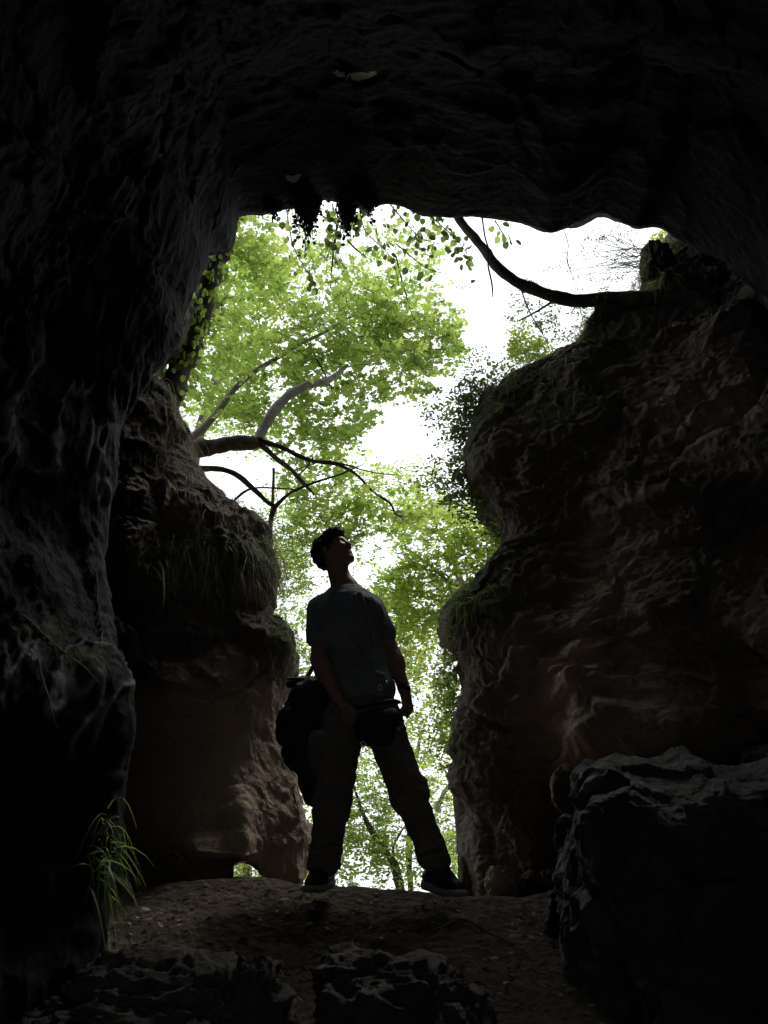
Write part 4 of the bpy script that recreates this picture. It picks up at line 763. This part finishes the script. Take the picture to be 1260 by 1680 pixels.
# ------------------------------------------------------------------ the man (distance fields -> one surface per garment)
class Field:
    def __init__(s, lo, hi, h):
        s.lo = np.array(lo, float); s.h = h; s.n = np.ceil((np.array(hi) - s.lo) / h).astype(int) + 1; s.F = np.full(s.n, 0.2, np.float32)
        s.ax = [s.lo[k] + np.arange(s.n[k]) * h for k in range(3)]
    def _box(s, lo, hi, m):
        a = np.clip(np.floor((np.array(lo) - m - s.lo) / s.h).astype(int), 0, s.n); b = np.clip(np.ceil((np.array(hi) + m - s.lo) / s.h).astype(int) + 1, 0, s.n)
        sl = tuple(slice(a[k], b[k]) for k in range(3)); X = np.meshgrid(*[s.ax[k][sl[k]] for k in range(3)], indexing='ij'); return sl, np.stack(X, -1)
    def _comb(s, sl, d, k, sub):
        f = s.F[sl]; d = d.astype(np.float32)
        if sub: d = -d; h = np.clip(.5 - .5 * (d - f) / k, 0, 1); s.F[sl] = f * h + d * (1 - h) + k * h * (1 - h) if False else np.maximum(f, d) + np.maximum(k - np.abs(f - d), 0) ** 2 / (4 * k)
        else: s.F[sl] = np.minimum(f, d) - np.maximum(k - np.abs(f - d), 0) ** 2 / (4 * k)
    def cap(s, a, b, ra, rb, k=.02, sub=False, flat=None):
        a, b = np.array(a, float), np.array(b, float); m = max(ra, rb) * 1.6 + k + .02
        sl, X = s._box(np.minimum(a, b), np.maximum(a, b), m)
        if X.size == 0: return
        v = b - a; t = np.clip(((X - a) @ v) / max(v @ v, 1e-9), 0, 1); q = X - a - t[..., None] * v
        if flat is not None:
            ax_, f = flat; ax_ = np.array(ax_) / np.linalg.norm(ax_); q = q + (q @ ax_)[..., None] * ax_ * (f - 1)
        s._comb(sl, np.linalg.norm(q, axis=-1) - (ra + (rb - ra) * t), k, sub)
    def ell(s, c, r, k=.02, Rm=None, sub=False):
        c, r = np.array(c, float), np.array(r, float); m = r.max() + k + .02; sl, X = s._box(c, c, m)
        if X.size == 0: return
        q = X - c
        if Rm is not None: q = q @ np.array(Rm).T
        kk = np.linalg.norm(q / r, axis=-1); k2 = np.linalg.norm(q / r ** 2, axis=-1)
        s._comb(sl, kk * (kk - 1) / np.maximum(k2, 1e-6), k, sub)
    def mesh(s, name, disp=None):
        F = s.F; neg = F < 0; n = s.n
        cs = [(i, j, k) for i in (0, 1) for j in (0, 1) for k in (0, 1)]
        sh = n - 1; cut = lambda A, c: A[c[0]:c[0] + sh[0], c[1]:c[1] + sh[1], c[2]:c[2] + sh[2]]
        cnt = sum(cut(neg, c).astype(np.int8) for c in cs); act = np.nonzero((cnt > 0) & (cnt < 8)); N = len(act[0]); A = np.stack(act, -1)
        vid = np.full(sh, -1, np.int64); vid[act] = np.arange(N); pos = np.zeros((N, 3)); w = np.zeros(N)
        for ax in range(3):
            for c in cs:
                if c[ax] == 1: continue
                c2 = list(c); c2[ax] = 1; i0 = A + c; i1 = A + c2
                f0 = F[i0[:, 0], i0[:, 1], i0[:, 2]]; f1 = F[i1[:, 0], i1[:, 1], i1[:, 2]]; m = (f0 < 0) != (f1 < 0)
                t = np.where(m, f0 / np.where(m, f0 - f1, 1), 0); p = i0 + t[:, None] * (np.array(c2) - np.array(c)); pos += p * m[:, None]; w += m
        pos = s.lo + pos / w[:, None] * s.h; Q = []
        for ax in range(3):
            o = [0, 1, 2]; o.remove(ax); u, v = o
            sl0 = [slice(None)] * 3; sl1 = [slice(None)] * 3; sl0[ax] = slice(0, n[ax] - 1); sl1[ax] = slice(1, n[ax]); a, b = neg[tuple(sl0)], neg[tuple(sl1)]
            for flag, E in ((0, a & ~b), (1, ~a & b)):
                I = np.stack(np.nonzero(E), -1); I = I[(I[:, u] > 0) & (I[:, v] > 0) & (I[:, u] < n[u] - 1) & (I[:, v] < n[v] - 1)]
                if len(I) == 0: continue
                def g(du, dv): J = I.copy(); J[:, u] -= du; J[:, v] -= dv; return vid[J[:, 0], J[:, 1], J[:, 2]]
                q = np.stack([g(1, 1), g(0, 1), g(0, 0), g(1, 0)], -1)
                if (ax == 1) ^ bool(flag): q = q[:, ::-1]
                Q.append(q)
        Q = np.concatenate(Q)
        # light smoothing
        for it in range(2):
            acc = np.zeros_like(pos); ct = np.zeros(N)
            for i in range(4):
                np.add.at(acc, Q[:, i], pos[Q[:, (i + 1) % 4]]); np.add.at(ct, Q[:, i], 1); np.add.at(acc, Q[:, i], pos[Q[:, (i + 3) % 4]]); np.add.at(ct, Q[:, i], 1)
            pos = pos * .5 + acc / np.maximum(ct, 1)[:, None] * .5
        if disp is not None:
            nrm = np.zeros_like(pos); fn = np.cross(pos[Q[:, 2]] - pos[Q[:, 0]], pos[Q[:, 3]] - pos[Q[:, 1]])
            for i in range(4): np.add.at(nrm, Q[:, i], fn)
            nrm /= np.maximum(np.linalg.norm(nrm, axis=1, keepdims=True), 1e-12); pos = pos + nrm * disp(pos)[:, None]
        return mesh_np(name, pos, quads=Q)
def unit(v): v = np.array(v, float); return v / np.linalg.norm(v)
YM = 3.92
man = thing('person', 'man in grey t-shirt and dark trousers standing astride in the cave mouth, looking up', 'person')
J = {k: P(*v) for k, v in dict(pel=(597, 1165, 3.95), waist=(587, 1095, 3.94), chest=(573, 1022, 3.92), neck=(570, 967, 3.94), headc=(547, 904, 3.92),
     ls=(528, 1000, 3.93), le=(524, 1082, 3.90), lw=(555, 1145, 3.80), rs=(611, 999, 3.99), re=(643, 1072, 4.02), rw=(664, 1134, 3.96),
     lh=(562, 1190, 3.95), lk=(545, 1318, 3.86), la=(530, 1424, 3.93), rh=(631, 1190, 3.97), rk=(672, 1308, 3.88), ra=(713, 1418, 3.90)).items()}
f_ = unit((0.74, -0.52, 0.43)); u_ = np.array((-0.42, 0.12, 0.88)); u_ = unit(u_ - f_ * (u_ @ f_)); r_ = np.cross(f_, u_)   # face, crown, side
HR = np.stack([r_, f_, u_])
hc = J['headc']
H = lambda a, b, c: hc + r_ * a + f_ * b + u_ * c
def add_arms(F, g=0.0):
    F.cap(J['ls'], J['le'], .052 + g, .041 + g, .03); F.cap(J['le'], J['lw'], .042 + g, .028 + g, .015); F.ell((J['le'] * .72 + J['lw'] * .28), (.047 + g, .045 + g, .06 + g), .03)
    F.cap(J['rs'], J['re'], .05 + g, .039 + g, .03); F.cap(J['re'], J['rw'], .04 + g, .027 + g, .015); F.ell((J['re'] * .72 + J['rw'] * .28), (.045 + g, .044 + g, .058 + g), .03)
def hand(F, w, d, nrm, curl, thumb_side):
    """w wrist, d pointing direction, nrm back-of-hand normal"""
    d = unit(d); nrm = unit(nrm - d * (np.array(nrm) @ d)); s = np.cross(d, nrm)
    palm = w + d * .055
    F.cap(w - d * .01, w + d * .03, .027, .031, .015, flat=(nrm, 1.35))
    for k in (-1.5, -.5, .5, 1.5):
        F.cap(w + d * .025 + s * k * .012, w + d * .088 + s * k * .0195, .016, .0125, .012)
    lens = {-1.5: .85, -.5: .98, .5: 1.0, 1.5: .78}
    for k in (-1.5, -.5, .5, 1.5):
        kk = k * thumb_side; a = w + d * .09 + s * kk * .0205; L = lens[k]; dd = d
        ang = 0
        for j, (l, r0, r1) in enumerate(((.042, .0105, .0098), (.026, .0096, .009), (.02, .0088, .0075))):
            ang += curl[j] * (1 + .12 * (k > 0)); dd = unit(d * math.cos(ang) - nrm * math.sin(ang) + s * kk * .02); b = a + dd * l * L; F.cap(a, b, r0, r1, .004); a = b
    a = w + d * .03 - s * thumb_side * .026 - nrm * .004; b = a + d * .038 - s * thumb_side * .016 - nrm * .018; c = b + d * .03 + s * thumb_side * .002 - nrm * .014; e = c + d * .02 + s * thumb_side * .006 - nrm * .006
    F.cap(a, b, .015, .0125, .012); F.cap(b, c, .0118, .0105, .004); F.cap(c, e, .0102, .0085, .004)
BF = Field((-.62, 3.55, -.12), (.42, 4.2, 1.78), .0052)
# skull, jaw, features
BF.ell(H(0, -.005, .012), (.074, .094, .086), .02, HR); BF.ell(H(0, .035, -.03), (.06, .058, .062), .03, HR); BF.ell(H(0, .035, -.082), (.042, .05, .03), .03, HR)
BF.cap(H(-.05, .0, -.05), H(-.024, .062, -.1), .018, .016, .025); BF.cap(H(.05, .0, -.05), H(.024, .062, -.1), .018, .016, .025); BF.ell(H(0, .073, -.104), (.021, .017, .016), .014, HR)
BF.cap(H(-.034, .077, .018), H(.034, .077, .018), .011, .011, .014)
for s_ in (-1, 1):
    BF.ell(H(s_ * .031, .091, .0), (.016, .012, .012), .01, HR, sub=True); BF.ell(H(s_ * .031, .074, -.001), (.0125, .0125, .0125), .004, HR)
    BF.cap(H(s_ * .04, .066, -.022), H(s_ * .05, .035, -.028), .014, .014, .02)
    BF.ell(H(s_ * .074, -.008, -.008), (.009, .018, .031), .008, HR); BF.ell(H(s_ * .081, .0, -.006), (.006, .008, .014), .004, HR, sub=True)
BF.cap(H(0, .083, .008), H(0, .106, -.034), .008, .0105, .009); BF.ell(H(-.011, .094, -.04), (.009, .011, .008), .006, HR); BF.ell(H(.011, .094, -.04), (.009, .011, .008), .006, HR)
BF.cap(H(-.018, .083, -.064), H(.018, .083, -.064), .0068, .0068, .008); BF.cap(H(-.015, .083, -.076), H(.015, .083, -.076), .0072, .0072, .007); BF.ell(H(0, .098, -.07), (.022, .01, .0016), .003, HR, sub=True)
# neck, torso, arms, legs
nb = J['neck']
BF.cap(nb + (0, 0.01, -.05), H(0, -.02, -.055), .062, .054, .03); BF.cap(H(-.03, -.04, -.03), nb + (-.04, .03, 0), .035, .04, .03)
BF.ell(J['chest'], (.15, .095, .18), .04); BF.ell(J['waist'], (.125, .085, .17), .05); BF.ell(J['pel'], (.14, .09, .12), .05)
BF.cap(J['ls'], nb, .05, .045, .05); BF.cap(J['rs'], nb, .05, .045, .05); add_arms(BF, .0035)
for h_, k_, a_2 in (('lh', 'lk', 'la'), ('rh', 'rk', 'ra')):
    BF.cap(J[h_], J[k_], .072, .048, .04); BF.cap(J[k_], J[a_2], .048, .032, .02)
hand(BF, J['lw'], P(584, 1178, 3.72) - J['lw'], (.62, -.6, .35), (.55, .75, .55), 1)
hand(BF, J['rw'], P(672, 1172, 3.93) - J['rw'], (.75, -.6, .1), (.95, 1.2, .8), 1)
link('body', BF.mesh('body'), M_skin, parent=man)
# hair
HF = Field(hc - .16, hc + .16, .0042)
HF.ell(H(0, -.018, .03), (.086, .1, .086), .02, HR); HF.ell(H(0, -.075, -.01), (.066, .04, .065), .03, HR); HF.ell(H(0, .05, .08), (.066, .05, .034), .03, HR)
HF.ell(H(0, .105, -.02), (.085, .075, .078), .012, HR, sub=True); HF.ell(H(0, -.02, -.11), (.12, .13, .055), .01, HR, sub=True)
link('hair', HF.mesh('hair', lambda p: .0 + .013 * fbm(p * 40, 3, 5, .6) + .008 * np.abs(fbm(p * 85, 2, 9))), M_hair, parent=man)
# t-shirt
SF = Field((-.5, 3.68, .62), (.2, 4.25, 1.5), .0062)
c = J['chest']
SF.ell(c + (0.0, -.005, .01), (.18, .13, .195), .05); SF.ell(c + (-.06, -.045, .04), (.09, .075, .08), .05); SF.ell(c + (.075, -.03, .04), (.085, .075, .08), .05)
SF.ell(J['waist'] + (0, 0, -.01), (.15, .115, .2), .06); SF.ell(J['pel'] + (-.01, 0, .1), (.165, .125, .13), .05)
SF.cap(J['ls'] + (.02, 0, -.01), nb + (-.02, .02, -.012), .062, .06, .06); SF.cap(J['rs'] + (-.01, 0, -.01), nb + (0, .01, -.035), .06, .058, .06)
le2 = J['ls'] * .42 + J['le'] * .58; re2 = J['rs'] * .42 + J['re'] * .58
SF.cap(J['ls'], le2, .073, .07, .03); SF.cap(J['rs'], re2, .066, .064, .03)
SF.ell(le2 + unit(J['le'] - J['ls']) * .055, (.062, .062, .03), .006, sub=True); SF.ell(re2 + unit(J['re'] - J['rs']) * .055, (.055, .055, .03), .006, sub=True)
SF.ell(nb + (.004, -.025, .035), (.058, .075, .04), .01, sub=True)
# creases: pulled from the neck across the chest and round the waist
for a, b_, r0 in (((590, 975), (606, 1020), .008), ((606, 1020), (612, 1062), .009), ((583, 978), (594, 1030), .006), ((548, 1070), (600, 1095), .008), ((600, 1095), (628, 1108), .009), ((560, 1095), (592, 1118), .008), ((627, 1010), (628, 1090), .006), ((540, 1000), (522, 1030), .007), ((575, 1040), (605, 1085), .006)):
    SF.cap(P(*a, 3.785), P(*b_, 3.80), r0, r0, .022)
for a, b_, r0 in (((598, 975), (616, 1030), .008), ((616, 1030), (620, 1070), .008), ((545, 1060), (612, 1100), .007), ((535, 1040), (560, 1060), .008)):
    SF.cap(P(*a, 3.77), P(*b_, 3.785), r0, r0, .02, sub=True)
SF.ell(J['pel'] + (0, 0, -.13), (.3, .3, .12), .01, sub=True)
link('t_shirt', SF.mesh('t_shirt', lambda p: .010 * fbm(p * (9, 9, 5), 3, 15, .5, True) + .0012 * fbm(p * 60, 2, 19)), M_shirt, parent=man)
# trousers
TF = Field((-.55, 3.66, -.16), (.42, 4.22, .98), .0066)
TF.ell(J['pel'], (.16, .115, .15), .05)
TF.cap(J['lh'], J['lk'], .1, .078, .04); TF.cap(J['lk'], J['la'] + (0, 0, .03), .077, .066, .03)
TF.cap(J['rh'], J['rk'], .096, .076, .04); TF.cap(J['rk'], J['ra'] + (-.004, 0, .03), .076, .062, .03)
TF.ell(J['la'] + (0, 0, .01), (.066, .068, .03), .02); TF.ell(J['ra'] + (0, 0, .012), (.063, .066, .03), .02)
TF.ell(P(522, 1232, 3.9), (.05, .05, .09), .04); TF.ell(P(692, 1300, 3.9), (.025, .05, .06), .03)
for a, b_, r0 in (((660, 1290), (695, 1300), .01), ((655, 1305), (698, 1318), .009), ((690, 1395), (724, 1385), .012), ((696, 1410), (730, 1402), .01), ((655, 1180), (675, 1240), .008), ((515, 1400), (550, 1392), .01), ((525, 1330), (566, 1318), .009)):
    TF.cap(P(*a, 3.81), P(*b_, 3.82), r0, r0, .02)
link('trousers', TF.mesh('trousers', lambda p: .013 * fbm(p * (9, 9, 6), 3, 25, .5, True) + .007 * fbm(p * (22, 22, 30), 2, 29, .5, True)), M_trouser, parent=man)
# shoes
def shoe(ank, heel, toe, label=None):
    heel, toe = np.array(heel), np.array(toe); d = unit(toe - heel); L = np.linalg.norm(toe - heel); up = np.array((0, 0, 1.0))
    mid = heel + d * L * .5; F = Field(np.minimum(heel, toe) - .12, np.maximum(heel, toe) + (.12, .12, .2), .0052)
    F.cap(heel + up * .04, heel + d * L * .4 + up * .045, .038, .04, .02); F.cap(heel + d * L * .4 + up * .035, toe - d * .045 + up * .026, .043, .032, .03, flat=(up, 1.1))
    F.cap(heel + d * .03 + up * .05, ank + up * .035, .042, .044, .03); F.cap(ank + up * .02, heel + d * L * .62 + up * .05, .034, .026, .03)
    F.ell(ank + up * .085, (.05, .05, .025), .006, sub=True)
    o = link('shoe', F.mesh('shoe', lambda p: .0015 * fbm(p * 40, 2, 3)), M_shoe, parent=man, label=label)
    F2 = Field(np.minimum(heel, toe) - .1, np.maximum(heel, toe) + (.1, .1, .1), .0052)
    F2.cap(heel + d * .0 + up * .004, heel + d * L * .45 + up * .0, .047, .045, .015, flat=(up, 2.0)); F2.cap(heel + d * L * .45 + up * .0, toe - d * .04 + up * .006, .045, .044, .015, flat=(up, 2.4))
    F2.cap(heel - d * .0 + up * .018, heel + d * .07 + up * .014, .044, .045, .01, flat=(up, 1.8))
    sl = link('sole', F2.mesh('sole'), M_sole, parent=o)
    mb = MB(); s = np.cross(d, up)
    for k in range(4):
        t = .36 + .085 * k; c = heel + d * L * t + up * (.098 - .013 * k * 1.0); mb.tube([c - s * .02 - up * .006, c + up * .002, c + s * .02 - up * .006], [.0028] * 3, seg=5, sub=3)
    link('lace', mb.mesh('lace'), M_sole, parent=o)
g1 = P(522, 1448, 3.95); g2 = P(707, 1454, 3.96)
zl = P(535, 1452, 3.97)[2] ; 
shoe(J['la'] + (0.0, 0.0, -.01), (P(535, 1445, 4.0)[0], 4.0, zl + .0), (P(505, 1452, 3.76)[0], 3.76, zl - .02))
shoe(J['ra'] + (0.01, 0.0, -.01), (P(706, 1452, 3.98)[0], 3.98, P(706, 1455, 3.98)[2] + .0), (P(762, 1473, 3.8)[0], 3.8, P(758, 1470, 3.8)[2] + .0))
# watch
wd = unit(J['rw'] - J['re']); wc = J['rw'] - wd * .012
F = Field(wc - .06, wc + .06, .003); F.cap(wc - wd * .008, wc + wd * .008, .0335, .0325, .004); F.ell(wc + (.02, -.024, .0), (.014, .012, .016), .006)
link('watch', F.mesh('watch'), M_bag, parent=man)
# belt and buckle
F = Field(J['pel'] - (.26, .2, .2), J['pel'] + (.26, .2, .25), .006)
F.ell(J['pel'] + (.0, 0, .085), (.16, .115, .03), .01)
bl = link('belt', F.mesh('belt'), M_bag, parent=man)
# hip pouch
pc = P(618, 1192, 3.79)
F = Field(pc - .17, pc + .17, .0055)
F.cap(pc + (-.05, .02, .02), pc + (.07, .03, .045), .055, .05, .03, flat=((0, 1, 0), 1.1)); F.cap(pc + (-.045, .02, -.04), pc + (.04, .03, -.045), .05, .048, .04); F.cap(pc + (-.07, .0, .01), pc + (.08, .01, .03), .012, .012, .012)
pch = thing('waist_pouch', 'black zipped waist pouch strapped across the front of the man\'s hips', 'pouch')
link('pouch_body', F.mesh('pouch_body', lambda p: .004 * fbm(p * 22, 3, 3)), M_bag, parent=pch)
mb = MB(); mb.tube([P(634, 1117, 3.86), P(634, 1120, 3.85), P(636, 1123, 3.85)], [.004] * 3, seg=6, sub=4); mb.tube([P(590, 1218, 3.745), P(596, 1224, 3.745), P(601, 1220, 3.745)], [.0035] * 3, seg=5, sub=4)
link('buckle', mb.mesh('buckle'), M_metal, parent=pch)
for bx, by, bz in ((624, 1128, 3.80), (657, 1194, 3.85), (596, 1221, 3.74)):
    mb = MB(); c = P(bx, by, bz); a = np.linspace(0, 2 * np.pi, 9); mb.tube(c + np.stack([.009 * np.cos(a), 0 * a, .013 * np.sin(a)], -1), [.0025] * 9, seg=5, sub=2); link('ring', mb.mesh('ring'), M_metal, parent=pch)
mb = MB(); mb.tube([P(632, 1108, 3.9), P(645, 1112, 3.92), P(654, 1117, 3.96)], [.007] * 3, seg=5, sub=4); mb.tube([P(560, 1155, 3.87), P(590, 1160, 3.81), P(640, 1150, 3.82), P(655, 1152, 3.9)], [.01] * 4, seg=6, sub=5)
link('strap', mb.mesh('strap'), M_bag, parent=pch)
# bag with a jacket bundled through it
def Q(px, py, y=4.05): return P(px, py, y)
F = Field((-.68, 3.8, .2), (-.18, 4.3, 1.0), .007)
for (px, py, rx, ry) in ((505, 1150, .1, .1), (492, 1185, .115, .11), (482, 1205, .09, .07), (500, 1235, .1, .1), (512, 1275, .062, .1), (516, 1300, .05, .065), (520, 1130, .08, .07)):
    F.ell(Q(px + 4, py), (rx + .012, .085, ry), .035)
F.cap(Q(476, 1122), Q(505, 1116), .014, .02, .01); F.cap(Q(470, 1232), Q(488, 1248), .022, .03, .02)
bg_ = thing('shoulder_bag', 'bulging black bag with bundled jacket hanging at the man\'s left side hip', 'bag')
link('bag_body', F.mesh('bag_body', lambda p: .016 * fbm(p * (8, 8, 5), 4, 35, .55, True) + .006 * fbm(p * 28, 2, 39)), M_bag, parent=bg_)
mb = MB(); mb.tube([Q(471, 1114, 4.0), Q(485, 1113, 4.0), Q(500, 1114, 4.0)], [.006, .007, .006], seg=6, sub=4); mb.tube([Q(500, 1118, 4.08), P(520, 1080, 4.1), P(545, 1010, 4.12), P(560, 975, 4.08)], [.012] * 4, seg=6, sub=6)
link('strap', mb.mesh('strap'), M_bag, parent=bg_)
